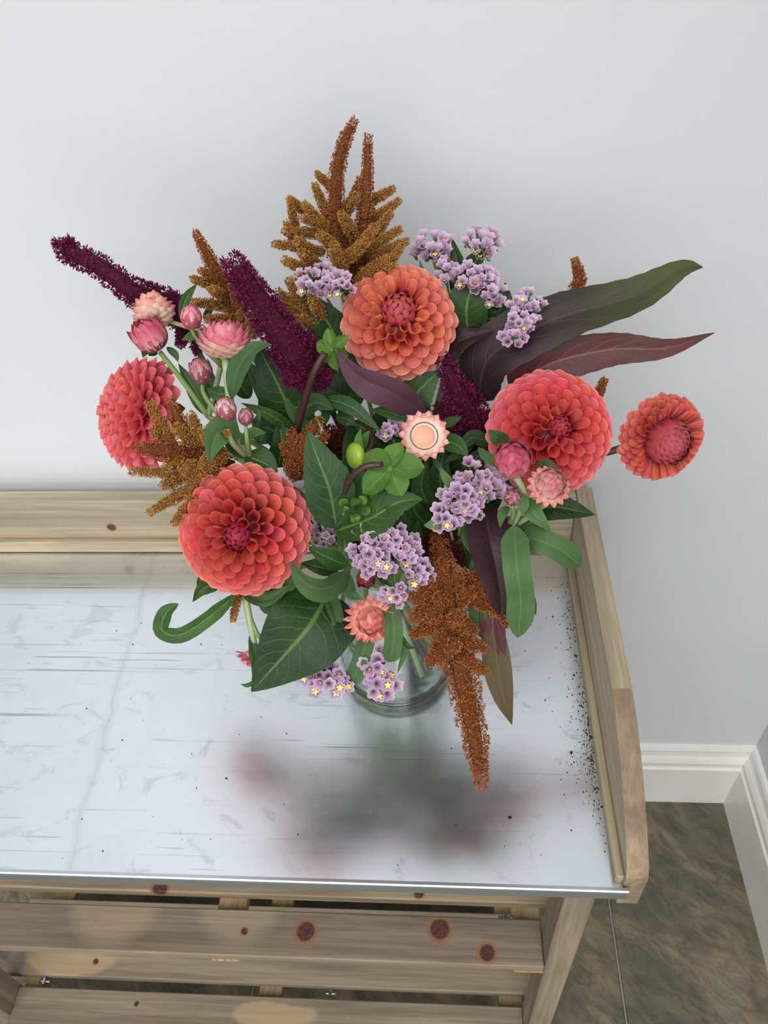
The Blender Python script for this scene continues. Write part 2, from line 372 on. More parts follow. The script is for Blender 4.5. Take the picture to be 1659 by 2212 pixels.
def side(x0, x1, nm):
    n = 10; top = [(YF+.004, .738), (YF+.004, .796), (YF+.010, .806)]
    for k in range(n+1):
        t = k/n; y = YF+.018+t*(.15); top.append((y, .8115+(.866-.8115)*math.sin(t*math.pi/2)**.9))
    poly = top+[(.02, .866), (.02, .738)]
    v, f = prism(poly, 0, x0, x1); o = part(nm, v, f, mside, bench, smooth=False)
    o.data.materials.append(mfront)
    for pq in o.data.polygons:
        c = pq.center+Vector(rootloc(bench))
        if pq.normal.z > .15 and c.y < -.255 or pq.normal.y < -.3: pq.material_index = 1
    return o
side(0, .019, 'side_board'); side(XL-.019, XL, 'side_board')
for x0, x1 in ((-.0075, 0), (XL, XL+.0075)): board('batten', wood('side_batten_wood', (153, 140, 113), (192, 176, 145), 1, seed=4.4), x0, x1, YF+.006, -.0005, .7803, .793)
# the zinc sheet: top, front fold and back turn-up
v, f = box(XL+.0005, -.0005, YF, -.0005, .7765, .7800, .0005); tray = part('tray_sheet', v, f, M['zinc'], bench, smooth=False)
pts = [(YF+.002, .7802), (YF-.001, .7805), (YF-.0022, .7795), (YF-.0026, .777), (YF-.0026, .7655), (YF-.0012, .7648), (YF+.002, .7655)]
v, f = prism(pts, 0, XL+.0005, .004); part('front_fold', v, f, M['zincedge'], bench, smooth=False)
board('tray_board', wood('tray_underboard_wood', GD, GL, 0, seed=9), XL+.002, -.002, YF+.012, -.002, .758, .776)
# legs
for x0 in (-.042, XL+.012):
    for y0 in (YF+.019, -.05):
        board('leg', wood('leg_wood', (125, 112, 94), (163, 146, 122), 2, seed=6+x0*3+y0), x0, x0+.03, y0, y0+.045, FZ, .757)
# shelves
def shelf(z, ys, kn):
    for k, (y0, y1, x0, x1, m) in enumerate(ys): board('slat', m, x0, x1, y0, y1, z-.016, z)
    for x in (-.058, -.426, -.80):
        v, f = box(x-.018, x+.018, YF+.022, -.012, z-.034, z-.0165); o = part('cleat', v, f, wood('cleat_wood', (156, 132, 92), (196, 170, 124), 1, seed=x*9+z), bench, smooth=False)
        o.data.materials.append(M['endgrain'])
        for pq in o.data.polygons:
            if pq.normal.y < -.7: pq.material_index = 1
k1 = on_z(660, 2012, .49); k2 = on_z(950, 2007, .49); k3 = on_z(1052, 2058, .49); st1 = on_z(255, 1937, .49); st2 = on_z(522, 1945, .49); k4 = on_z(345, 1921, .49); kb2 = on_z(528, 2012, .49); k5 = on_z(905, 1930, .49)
ms1 = wood('upper_front_slat_wood', (118, 104, 89), (154, 137, 115), 0, knots=[(k1[0], k1[1], .49, .0112), (k2[0], k2[1], .49, .012), (k3[0], k3[1], .49, .0095), (kb2[0], kb2[1], .49, .004)], patches=[(st1[0], st1[1], .49, .058), (st2[0], st2[1], .49, .052)], seed=11)
ms0 = wood('upper_slat_wood', (134, 119, 96), (178, 157, 127), 0, knots=[(k4[0], k4[1], .49, .0095), (k5[0], k5[1], .49, .006)], seed=12)
ms9 = wood('rear_slat_wood', GD, GL, 0, seed=14)
XA, XB = -.818, -.0425
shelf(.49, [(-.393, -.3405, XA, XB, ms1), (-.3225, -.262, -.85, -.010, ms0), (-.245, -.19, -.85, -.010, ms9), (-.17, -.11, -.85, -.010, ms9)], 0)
q1 = on_z(55+100, 2075, .16); q2 = on_z(1090//2+20, 2185, .16); q3 = on_z(207, 2077, .16); q4 = on_z(295, 2168, .16)
ms2 = wood('lower_slat_wood', (130, 116, 96), (168, 151, 125), 0, knots=[(q3[0], q3[1], .16, .004)], pale=[(q1[0], q1[1], .16, .03, (.35, 1.3, 1))], seed=15)
ms3 = wood('lower_front_slat_wood', (127, 114, 95), (163, 146, 121), 0, knots=[(q4[0], q4[1], .16, .0035)], pale=[(q2[0]+.02, q2[1]-.003, .16, .028, (.4, 1.5, 1))], seed=16)
shelf(.16, [(-.412, -.352, XA, XB, ms3), (-.335, -.300, -.85, -.010, ms2), (-.283, -.222, -.85, -.010, ms9), (-.205, -.145, -.85, -.010, ms9), (-.128, -.07, -.85, -.010, ms9)], 0)
for (x, y, z) in ((-.782, -.341, .151), (-.08, -.335, .478), (-.329, -.341, .148)):
    v, f, uv = tube([(x-.012, y, z-.004), (x-.004, y, z-.004), (x+.006, y, z-.004)], [.0028, .0028, .0028], 6, 10); o = part('bolt', v, f, M['steel'], bench)
    v, f = box(x-.006, x-.001, y-.0055, y+.0055, z-.0095, z+.0015, .001); part('nut', v, f, M['steel'], bench, smooth=False)

# soil crumbs swept into the tray's right edge
sv_, sf_ = [], []
ob = np.array([(1, 0, 0), (-1, 0, 0), (0, 1, 0), (0, -1, 0), (0, 0, 1), (0, 0, -1)]); of = np.array([(0, 2, 4), (2, 1, 4), (1, 3, 4), (3, 0, 4), (2, 0, 5), (1, 2, 5), (3, 1, 5), (0, 3, 5)])
for k in range(420):
    if k < 360:
        dx = -.0085-abs(rng.exponential(.0075)); yy = rng.uniform(-.36, -.05) if k % 2 else rng.normal(-.27, .045)
    else: dx = rng.uniform(-.55, -.03); yy = rng.uniform(-.40, -.03)
    s = rng.uniform(.0003, .0008)*(2.0 if rng.random() < .07 else 1)
    R = nrm(rng.normal(size=3)); sv_.append(ob*s*rng.uniform(.6, 1.6, (6, 1))*np.array([1, 1, .5])+np.array([dx, min(max(yy, -.405), -.012), .7803+s*.3])); sf_.append(of+6*k)
cr = link('soil_crumbs', mesh('soil_crumbs', np.vstack(sv_)-np.array([-.02, -.2, .78]), np.vstack(sf_), None, False), M['soil']); cr.location = (-.02, -.2, .78)
cr['label'] = 'dark soil crumbs scattered along the right edge of the zinc tray'; cr['category'] = 'soil'; cr['kind'] = 'stuff'

# ------------------------------------------------------------------ vase
VX, VY = -.2105, -.172; VZ = .7803; VR = .0625; VH = .195
vase = thing('glass_vase', 'clear round glass vase holding the flower stems in water', 'vase', (VX, VY, VZ))
z0 = VZ
foot = [(0.0001, z0+.0015), (.045, z0+.0015), (.052, z0), (.058, z0+.001), (.0618, z0+.006), (VR, z0+.014), (.0592, z0+.0142), (.055, z0+.0125), (.04, z0+.0105), (0.0001, z0+.010)]
v, f = lathe(foot, VX, VY); part('glass_foot', v, f, M['glass'], vase)
wallp = [(VR, z0+.0143), (VR, z0+.06), (.0605, z0+.12), (.056, z0+.16), (.053, z0+.178), (.055, z0+VH-.003), (.0545, z0+VH), (.0525, z0+VH), (.0502, z0+.178), (.053, z0+.16), (.0575, z0+.12), (.0595, z0+.06), (.0593, z0+.0143)]
v, f = lathe(wallp, VX, VY); part('glass_body', v, f, M['thinglass'], vase)
wat = [(0.0001, z0+.0106), (.04, z0+.0111), (.0546, z0+.0132), (.0588, z0+.0207), (.059, z0+.06), (.0573, z0+.118), (.0573, z0+.1185), (0.0001, z0+.1185)]
v, f = lathe(wat, VX, VY); part('water', v, f, M['water'], vase)

# ------------------------------------------------------------------ plant materials
ST = {'g': stem_mat('green_stem', (104, 134, 70), (146, 168, 104)), 'p': stem_mat('pale_stem', (140, 158, 112), (176, 188, 146)), 'd': stem_mat('dark_purple_stem', (46, 24, 26), (78, 46, 44)), 'm': stem_mat('moss_stem', (104, 112, 56), (130, 128, 74))}
LF = {'dk': leaf_mat('deep_green_leaf', (22, 50, 16), (36, 72, 26), (124, 152, 80), .4),
      'md': leaf_mat('mid_green_leaf', (40, 72, 30), (56, 92, 40), (134, 164, 92), .42),
      'st': leaf_mat('strawflower_leaf', (64, 96, 52), (82, 114, 68), (118, 146, 94), .5, nv=5., veinfac=.35, tr=.2),
      'da': leaf_mat('dahlia_leaf', (46, 74, 42), (62, 94, 54), (128, 158, 104), .5, nv=7.),
      'bk': leaf_mat('black_purple_leaf', (40, 24, 30), (56, 34, 40), (90, 58, 62), .42, under=(96, 44, 58), veinfac=.4, tr=.1),
      'bg': leaf_mat('purple_green_leaf', (40, 26, 32), (50, 34, 36), (84, 66, 56), .5, under=(90, 44, 54), veinfac=.35, tr=.1, tipc=(66, 76, 36)),
      'rd': leaf_mat('wine_red_leaf', (92, 46, 54), (72, 48, 40), (150, 108, 98), .45, under=(92, 84, 46), veinfac=.5, tr=.14),
      'br': leaf_mat('bronze_leaf', (98, 84, 54), (84, 72, 50), (128, 104, 78), .45, under=(98, 84, 54), veinfac=.4, tr=.14),
      'pu': leaf_mat('plum_leaf', (78, 48, 60), (92, 60, 74), (120, 74, 84), .5, under=(112, 56, 66), veinfac=.35, tr=.12),
      'sp': leaf_mat('dahlia_sepal', (74, 112, 38), (98, 138, 58), (146, 174, 98), .45, nv=1.2, veinfac=.25, tr=.25),
      'tn': leaf_mat('statice_bract', (84, 112, 66), (108, 128, 84), (130, 142, 100), .6, nv=3, veinfac=.2)}
LF['budgreen'] = plain('bud_yellow_green', (158, 180, 60), .35, 0, 0, (132, 166, 52))
GR = {'rust': grain_mat('rust_amaranth_grain', (84, 42, 18), (178, 106, 54), (230, 188, 122)), 'gold': grain_mat('bronze_amaranth_grain', (104, 64, 26), (196, 140, 72), (228, 190, 122)),
      'wine': grain_mat('burgundy_amaranth_grain', (56, 8, 30), (118, 24, 70), (156, 56, 98)), 'ox': grain_mat('oxblood_amaranth_grain', (40, 8, 8), (92, 26, 16), (130, 60, 34))}

# ------------------------------------------------------------------ plant builders
NECK = np.array([VX, VY, VZ+VH-.004])
def stem_to_vase(root, head, mat, r0=.0024, r1=.0032, via=None, spread=1.):
    """stem from the head, through the vase mouth, to the vase floor"""
    head = np.asarray(head); d = head-NECK; h = d*np.array([1, 1, 0]); L = np.linalg.norm(h)+1e-6
    a = math.atan2(h[1], h[0])+rng.normal()*.45; rr = .012+.030*rng.random()
    n = NECK+np.array([math.cos(a), math.sin(a), 0])*rr
    b = np.array([VX, VY, VZ+.018+.01*rng.random()])-np.array([math.cos(a), math.sin(a), 0])*(.018+.028*rng.random())
    mid = n+(head-n)*.45+np.array([0, 0, .018])*min(1, L/.1)
    pts = [head]+(via if via is not None else [mid])+[n, b]
    v, f, uv = tube(pts, [r0, (r0+r1)/2, r1, r1], 26, 8); return part('stem', v, f, mat, root, uv)
def leaf(root, pts, wpx, mat, roll=0., fold=.25, prof='lan', wave=.0, name='leaf', nv=22, curl=0., tooth=0., holes=False, facing=None):
    """leaf blade along a midrib; points are pixel x, y and depth"""
    c = crom([P(*p) for p in pts], nv+1); zc = np.mean([p[2] for p in pts]); hw = PX(wpx, zc)/2
    t = nrm(np.gradient(c, axis=0)); view = nrm(CP-c) if facing is None else np.tile(nrm(np.asarray(facing, dtype=float)), (nv+1, 1))
    s = nrm(np.cross(t, view)); n = np.cross(s, t)
    s2 = s*math.cos(roll)+n*math.sin(roll); n2 = np.cross(s2, t)
    V = np.linspace(0, 1, nv+1)
    if prof == 'ov': w = np.sin(np.pi*V**.62)**.85
    elif prof == 'obl': w = np.minimum(1, np.minimum((V/.16)**.7+.12, ((1-V)/.2)**.6))
    elif prof == 'long': w = (np.sin(np.pi*V**.55)**.8)*(1-.35*V)
    else: w = np.sin(np.pi*V**.75)**.9
    w = np.maximum(w, .015); w[0] = max(w[0], .05); us = np.array([-1, -.8, -.55, -.3, -.1, 0, .1, .3, .55, .8, 1]); ph = rng.random()*6
    vv, uv = [], []
    for i in range(nv+1):
        for u in us:
            e = 1+(tooth*((i % 2)*2-1) if abs(u) == 1 else 0)
            lat = u*w[i]*hw*e; fa = fold*(1+.3*math.sin(V[i]*5+ph)); au = abs(u)
            hgt = au*w[i]*hw*math.tan(fa)*(1-.45*au)-(.0006 if au < .15 and au > 0 else 0)+wave*hw*math.sin(V[i]*17+ph+(2 if u > 0 else 0))*au**2*w[i]-curl*hw*au**2*w[i]
            vv.append(c[i]+s2[i]*lat*math.cos(fa*.8)+n2[i]*hgt); uv.append((u, V[i]))
    k = len(us); ff = [[i*k+j, i*k+j+1, (i+1)*k+j+1, (i+1)*k+j] for i in range(nv) for j in range(k-1)]
    return part(name, vv, ff, mat, root, uv)
# ---- petals
def petal_mesh(name, theta, tipk, point, flare, nu=9, nv=10):
    v, uv, f = [], [], []
    for i in range(nv+1):
        t = i/nv; w = (.32+.68*math.sin(math.pi/2*min(1, t/.72)))*(1-.10*max(0, t-.75)/.25); th = theta*(1-.18*t)
        for j in range(nu):
            u = -1+2*j/(nu-1); a = u*th; r = w/th
            x = r*math.sin(a); y = r*(1-math.cos(a)); z = t*(1-tipk*abs(u)**2.6*t**3)+point*t**4*(1-abs(u))**2
            y += -flare*t*t+.16*max(0, t-.72)**1.5*8*.35; v.append((x, y, z)); uv.append((u, t))
    for i in range(nv):
        for j in range(nu-1): f.append([i*nu+j, i*nu+j+1, (i+1)*nu+j+1, (i+1)*nu+j])
    return mesh(name, v, f, uv)
PT = [petal_mesh('petal_tube', 2.6, .08, .03, .0), petal_mesh('petal_funnel', 2.25, .10, .03, .03), petal_mesh('petal_cup', 1.75, .16, .04, .06), petal_mesh('petal_spoon', 1.35, .24, .05, .10), petal_mesh('petal_open', 1.1, .30, .06, .15)]
PSCALE = petal_mesh('petal_scale', 1.3, .75, .10, -.25)
def frame_mat(z, y, loc, sx, sy, sz):
    z = nrm(z); x = nrm(np.cross(y, z)); y = np.cross(z, x)
    return Matrix(((x[0]*sx, y[0]*sy, z[0]*sz, loc[0]), (x[1]*sx, y[1]*sy, z[1]*sz, loc[1]), (x[2]*sx, y[2]*sy, z[2]*sz, loc[2]), (0, 0, 0, 1)))
def axes(n):
    a = np.array([0, 0, 1.]) if abs(n[2]) < .9 else np.array([1., 0, 0]); e1 = nrm(np.cross(a, n)); return e1, np.cross(n, e1)
def ellipsoid(c, n, rad, h, nu=16, nv=10):
    e1, e2 = axes(n); v = [c+n*h*math.cos(math.pi*i/nv)+(e1*math.cos(2*math.pi*j/nu)+e2*math.sin(2*math.pi*j/nu))*rad*math.sin(math.pi*i/nv) for i in range(nv+1) for j in range(nu)]
    return v, [[i*nu+j, (i+1)*nu+j, (i+1)*nu+(j+1) % nu, i*nu+(j+1) % nu] for i in range(nv) for j in range(nu)]
def sepals(root, c, n, rad, mat, num=6, back=.6, ph=0., length=1.):
    e1, e2 = axes(n)
    for k in range(num):
        a = 2*math.pi*k/num+ph; d = e1*math.cos(a)+e2*math.sin(a); tip = nrm(d*(1-back*.25)-n*back)
        link('sepal', SEPAL, mat, root, frame_mat(tip, nrm(n+d*back), c+d*rad*.12-rootloc(root), rad*.42, rad*.42, rad*length))

def dahlia(label, px, rpx, face, pal, phi0=20., wmin=.19, wmax=.262, bud=.30, phimax=118., squash=.82, stemmat=ST['g'], tubes=38., via=None, twist=0., ncup=0, rad0=1., lean=0.):
    C0 = P(*px); n = cdir(*face); R = PX(rpx, px[2]); C = C0-n*R*.35
    root = thing('dahlia', label, 'dahlia', C); e1, e2 = axes(n); L0 = rootloc(root)
    m_out, m_in, m_pk = pal
    v, f = ellipsoid(C, n, R*.52, R*.40); part('receptacle', v, f, m_in, root)
    # centre: tight dome of folded petals
    rb = R*bud; hb = R*squash*.86
    phi = math.radians(4); i = 0; ga = math.radians(137.508)
    nb = int(26 if bud < .36 else 60)
    for k in range(nb):
        fr = (k+.6)/nb; ph = math.radians(8+78*fr**.75); a = k*ga+twist; d = e1*math.cos(a)+e2*math.sin(a)
        cen = C+n*(hb-rb*.72); q = cen+(d*math.sin(ph)+n*math.cos(ph))*rb*.9
        tang = nrm(-d*math.cos(ph)+n*math.sin(ph)); out = d*math.sin(ph)+n*math.cos(ph)
        s = rb*(.26+.24*fr)
        link('petal', PSCALE, m_in, root, frame_mat(nrm(tang+out*.18), -out, q-tang*s*.75-L0, s*.8, s*.8, s*1.7))
    v, f = ellipsoid(C+n*(hb-rb*.72), n, rb*.8, rb*.8); part('bud_core', v, f, m_in, root)
    # ray petals spiral outwards and backwards
    N = 0; ph = math.radians(phi0)
    k = 0; acc = 0.
    while ph < math.radians(phimax):
        fr = min(1, max(0, (math.degrees(ph)-phi0)/(tubes*1.7))); w = R*(wmin+(wmax-wmin)*fr**.8)
        a = k*ga+twist; d = e1*math.cos(a)+e2*math.sin(a); jit = rng.normal()*.03
        out = d*math.sin(ph)+n*math.cos(ph)*squash; tilt = ph*(.80+.20*fr)+.08*fr+jit+lean; dr = d*math.sin(tilt)+n*math.cos(tilt)
        up = -d*math.cos(tilt)+n*math.sin(tilt); tip = C+out*R*(1+rng.normal()*.012)
        pd = math.degrees(ph)-phi0; ci = 0 if pd < tubes*.42 else 1 if pd < tubes*.85 else 2 if pd < tubes*1.35 else 3 if pd < tubes*2.0 else 4
        Lp = R*(.42+.18*fr)
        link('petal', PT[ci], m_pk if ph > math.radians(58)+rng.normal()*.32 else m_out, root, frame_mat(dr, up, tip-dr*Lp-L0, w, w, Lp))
        eff = w*.95; ph += (eff*eff*1.18)/(2*math.pi*R*R*max(.12, math.sin(ph))); k += 1
    sepals(root, C-n*R*.35, n, R*.45, LF['sp'], 6, .5)
    stem_to_vase(root, C-n*R*.3, stemmat, .0028, .0036, via if via is None else [P(*q) for q in via]+[])
    return root
# ---- strawflowers
def bract_mesh(name, theta, cup):
    v, uv, f = [], [], []; prof = [(0, .45), (.2, .8), (.45, 1), (.68, .86), (.85, .52), (1, .04)]
    for t, w in prof:
        for j in range(5):
            u = -1+j*.5; a = u*theta; r = w/theta; v.append((r*math.sin(a), r*(1-math.cos(a))+cup*t*t, t)); uv.append((u, t))
    for i in range(len(prof)-1):
        for j in range(4): f.append([i*5+j, i*5+j+1, (i+1)*5+j+1, (i+1)*5+j])
    return mesh(name, v, f, uv)
SEPAL = bract_mesh('sepal', .75, -.06); BR_IN = bract_mesh('bract_hugging', .9, 1.1); BR_OUT = bract_mesh('bract_spread', .6, .08)
def strawhead(root, px, rpx, face, mats, kind='bud', num=44, ph=0.):
    """flower head of papery bracts; kind bud, dome, cup or star"""
    C = P(*px); n = cdir(*face); R = PX(rpx, px[2]); e1, e2 = axes(n); L0 = rootloc(root); m_b, m_c = mats
    hs = {'bud': 1.12, 'dome': .86, 'cup': .80, 'star': .5}[kind]; cr_ = {'bud': .86, 'dome': .84, 'cup': .74, 'star': .54}[kind]
    v, f = ellipsoid(C, n, R*cr_, R*cr_*hs); hd = part('flower_head', v, f, m_c, root)
    ga = math.radians(137.508)
    lo, hi = {'bud': (12, 150), 'dome': (10, 148), 'cup': (26, 150), 'star': (60, 120)}[kind]
    num = int(num*1.35)
    for k in range(num):
        fr = (k+.5)/num; p = math.radians(lo)+math.radians(hi-lo)*fr**.72; a = k*ga+ph; d = e1*math.cos(a)+e2*math.sin(a)
        out = nrm(d*math.sin(p)+n*math.cos(p)*hs); tang = nrm(-d*math.cos(p)+n*math.sin(p)*hs); q = C+(d*math.sin(p)+n*math.cos(p)*hs)*R*cr_*.98
        wid = R*(.20+.17*math.sin(p)); ln = R*(.60+.42*math.sin(p))*(.68 if p > 1.35 and kind != 'cup' else 1)
        lift = {'bud': .02, 'dome': .05, 'cup': .12, 'star': .3}[kind]
        if kind == 'star': continue
        if kind == 'cup' and fr > .25: lift = .20
        if kind == 'dome' and fr > .55 and num > 75: lift = .75; ln *= .95
        pb = p+ln*.5/(R*cr_); out = nrm(d*math.sin(pb)*hs+n*math.cos(pb)); tang = nrm(-d*math.cos(pb)+n*math.sin(pb)*hs); q = C+(d*math.sin(pb)+n*math.cos(pb)*hs)*R*cr_*.99
        z = nrm(tang*(1-lift*.3)+out*lift)
        link('bract', BR_IN, CREAM if fr > (.50 if kind == 'cup' else .72) else m_b, hd, frame_mat(z, -out, q-L0, wid, wid, ln))
    if kind == 'star':
        for ring, (cnt, r0, ln, el, wid) in enumerate(((15, .44, .62, .22, .20), (15, .44, .52, .42, .19))):
            for k in range(cnt):
                a = 2*math.pi*(k+.5*ring)/cnt+ph; d = e1*math.cos(a)+e2*math.sin(a); z = nrm(d*math.cos(el)+n*math.sin(el))
                link('bract', BR_OUT, m_b, hd, frame_mat(z, nrm(n-d*.4), C+d*R*r0*.9+n*R*.12-L0, R*wid, R*wid, R*ln))
    return C, n, R, hd
def strawskirt(root, hd_info, mats, cnt=16, el=.1, ln=.75, wid=.18, r0=.55, rows=2):
    C, n, R, hd = hd_info; e1, e2 = axes(n); L0 = rootloc(root)
    for row in range(rows):
        for k in range(cnt):
            a = 2*math.pi*(k+.5*row)/cnt; d = e1*math.cos(a)+e2*math.sin(a); e = el+row*.3; z = nrm(d*math.cos(e)+n*math.sin(e))
            link('bract', BR_OUT, mats[0], hd, frame_mat(z, nrm(n-d*.3), C+d*R*r0-n*R*(.25-.1*row)-L0, R*wid, R*wid, R*ln*(1-.12*row)))
def branch(root, pts, mat, r0=.0022, r1=.0026):
    v, f, uv = tube([P(*p) for p in pts], [r0, r1], 14, 8); return part('branch_stem', v, f, mat, root, uv)
# ---- statice
def floret_mesh():
    n = 20; v, f = [], []
    for i, (r, z) in enumerate(((.10, 0), (.20, .45), (.42, .85), (.62, 1.05))):
        for j in range(n):
            a = 2*math.pi*j/n; lob = math.cos(5*a); rr = r*(1+(.04+.11*i/3)*(2*abs(math.cos(2.5*a))-1)) if i > 1 else r*(1+.1*math.cos(10*a)*i)
            v.append((rr*math.cos(a), rr*math.sin(a), z+(.06*lob if i == 3 else 0)))
    for i in range(3):
        for j in range(n): f.append([i*n+j, i*n+(j+1) % n, (i+1)*n+(j+1) % n, (i+1)*n+j])
    uv = [(j/n, i/3.) for i in range(4) for j in range(n)]
    return mesh('floret', v, f, uv)
def star_mesh():
    v = [(0, 0, 0)]; f = []
    for j in range(10): a = math.pi*j/5; r = 1 if j % 2 == 0 else .5; v.append((r*math.cos(a), r*math.sin(a), .25 if j % 2 == 0 else .12))
    for j in range(10): f.append([0, 1+j, 1+(j+1) % 10])
    return mesh('corolla', v, f, None, False)
FLO = floret_mesh(); STAR = star_mesh()
def statice_mat():
    N = NT('lilac_statice'); u, v, uv = uvsplit(N)
    c = N.ramp(v, [(.0, lin((150, 158, 110))), (.25, lin((178, 140, 170))), (.65, lin((224, 190, 222))), (1, lin((240, 216, 238)))])
    ln = N.ramp(N.math('ABSOLUTE', N.math('SUBTRACT', N.math('FRACT', N.math('MULTIPLY', u, 5)), .5)), [(0, 0), (.42, 0), (.5, 1)])
    c = N.mix(N.math('MULTIPLY', ln, .35), c, lin((138, 86, 130)))
    hs = N.n('ShaderNodeHueSaturation'); N.put(hs.inputs['Hue'], N.math('ADD', .493, N.math('MULTIPLY', rand(N), .03))); N.put(hs.inputs['Value'], N.math('ADD', .88, N.math('MULTIPLY', rand(N), .2))); N.put(hs.inputs['Color'], c); c = hs.outputs[0]
    N.set(Base_Color=c, Roughness=.6); N.translucent(c, .42); return N.m
M['statice'] = statice_mat(); M['yellow'] = plain('yellow_corolla', (244, 226, 110), .5); M['throat'] = plain('throat_amber', (190, 150, 80), .5)
def statice_cluster(root, cx, cy, rx, ry, zc, num, face, yel=3, size=15.):
    """a flat-topped cluster of papery florets over green bracts"""
    C = P(cx, cy, zc); L0 = rootloc(root); n = cdir(*face); pts = []; tries = 0
    md = 1.25*math.sqrt(rx*ry/num)
    while len(pts) < num and tries < 6000:
        tries += 1; a, r = rng.random()*2*math.pi, math.sqrt(rng.random()); x, y = rx*r*math.cos(a), ry*r*math.sin(a)
        if tries % 600 == 599: md *= .85
        if all((x-p[0])**2+(y-p[1])**2 > md*md for p in pts): pts.append((x, y, r))
    base = P(cx+face[0]*-20, cy+face[1]*20+10, zc+3.2)
    ys = set(np.argsort([-(p[1]) + rng.random()*rx for p in pts])[:yel].tolist())
    bv, bf = [], []
    for k, (x, y, r) in enumerate(pts):
        q = P(cx+x, cy+y, zc+1.6*r*r+rng.normal()*.25); d = nrm(n*1.1+nrm(q-base)*1.0+rng.normal(size=3)*.30); s = PX(size*1.22, zc)*rng.uniform(.85, 1.2)
        e1, e2 = axes(d)
        if k in ys: d = nrm(d+cdir(0, 0, 1)*1.2)
        fo = link('floret', FLO, M['statice'], root, frame_mat(d, e2, q-d*s*.9-L0, s*1.15, s*1.15, s*1.1))
        if k in ys: link('corolla', STAR, M['yellow'], fo, Matrix.Translation((0, 0, .86)) @ Matrix.Scale(.42, 4))
        elif k % 4 == 0: link('corolla', STAR, M['throat'], fo, Matrix.Translation((0, 0, .55)) @ Matrix.Scale(.2, 4))
        v, f, uv = tube([q-d*s*.8, (q+base)/2-n*s*.3, base], [.0007, .0009, .0012], 5, 5); bf += [[i+len(bv) for i in g] for g in f]; bv += list(v)
        # green calyx bracts
        for w in range(2):
            t = nrm(d+rng.normal(size=3)*.5); a0 = q-d*s*(1.1+.3*w); sd = nrm(np.cross(t, rng.normal(size=3)))*s*.28; b0 = len(bv)
            bv += [a0-sd*.4, a0+sd*.4, a0+t*s*.4+sd, a0+t*s*.9, a0+t*s*.4-sd]; bf.append([b0, b0+1, b0+2, b0+3, b0+4])
    part('flower_stalks', bv, bf, LF['tn'], root, [(.5, .5)]*len(bv), True, None, 'stuff')
    return base
# ---- amaranth
SPK = np.array([(0, 0, 1.), (.42, 0, .15), (-.21, .364, .15), (-.21, -.364, .15), (0, 0, -.3)]); SPF = np.array([(0, 1, 2), (0, 2, 3), (0, 3, 1), (4, 2, 1), (4, 3, 2), (4, 1, 3)])
def spike(root, pts, rpx, mat, grain=3.3, dens=1., fuzz=1., name='flower_spike', clump=1., lump=.35):
    """one tassel: lumpy clusters of tiny grains set round a curved axis; radii and grain size in pixels"""
    zc = np.mean([p[2] for p in pts]); c = crom([P(*p) for p in pts], 40); L = np.linalg.norm(np.diff(c, axis=0), axis=1).sum()
    r = np.interp(np.linspace(0, 1, 40), np.linspace(0, 1, len(rpx)), rpx)*zc/100/F; t, u, w = frames(c); g = PX(grain, zc)
    ra = r.mean(); cr_ = max(ra*.42*clump, g*1.1); ncl = int(dens*1.0*L*2*math.pi*ra/(cr_*cr_*2.2))+6
    s = rng.random(ncl); s = (np.arange(ncl)+s)/ncl; i = np.minimum((s*39).astype(int), 38); fr = (s*39-i)[:, None]
    cc = c[i]*(1-fr)+c[i+1]*fr; a = np.arange(ncl)*2.39996+rng.random(ncl)*.8; rad = (r[i]*(1-fr[:, 0])+r[i+1]*fr[:, 0])
    nor = np.cos(a)[:, None]*u[i]+np.sin(a)[:, None]*w[i]+t[i]*.25; nor = nrm(nor)
    crad = cr_*rng.uniform(.7, 1.25, ncl)*np.clip(rad/ra, .55, 1.3); cen = cc+nor*np.maximum(rad-crad*.75, 0)[:, None]*rng.uniform(.82, 1+lump*.5, ncl)[:, None]
    ng = np.maximum(5, (dens*2.3*(crad/g)**2).astype(int)); ng = np.minimum(ng, 26)
    idx = np.repeat(np.arange(ncl), ng); m = len(idx)
    dv = nrm(rng.normal(size=(m, 3))+nor[idx]*.9); pos = cen[idx]+dv*crad[idx][:, None]*rng.uniform(.75, 1.05, m)[:, None]
    dirs = nrm(dv+t[i][idx]*.25+rng.normal(size=(m, 3))*.25); x = nrm(np.cross(dirs, rng.normal(size=(m, 3)))); y = np.cross(dirs, x); sc = g*rng.uniform(.75, 1.3, m)
    V = pos[:, None]+sc[:, None, None]*(SPK[None, :, 0, None]*x[:, None]+SPK[None, :, 1, None]*y[:, None]+SPK[None, :, 2, None]*fuzz*dirs[:, None])
    Fc = (SPF[None]+5*np.arange(m)[:, None, None]).reshape(-1, 3)
    ti = np.clip(.5*rng.random(m)+.28*rng.random(ncl)[idx]+.12, 0, .93); ti[rng.random(m) < .06] = 1.; ti = np.repeat(ti, 5)
    ti = ti.reshape(-1, 5); ti[:, 4] = 0; ti[:, 1:4] *= .8; ti = ti.ravel()
    # core so the tassel is not hollow
    v, f, uv = tube(c[::5], r[::5]*.72, 14, 7)
    nv0 = len(v); V2 = np.vstack([v, V.reshape(-1, 3)]); F2 = [list(q) for q in f]+(Fc+nv0).tolist()
    return part(name, V2, F2, mat, root, None, False, np.concatenate([np.full(nv0, .1), ti]), 'stuff')
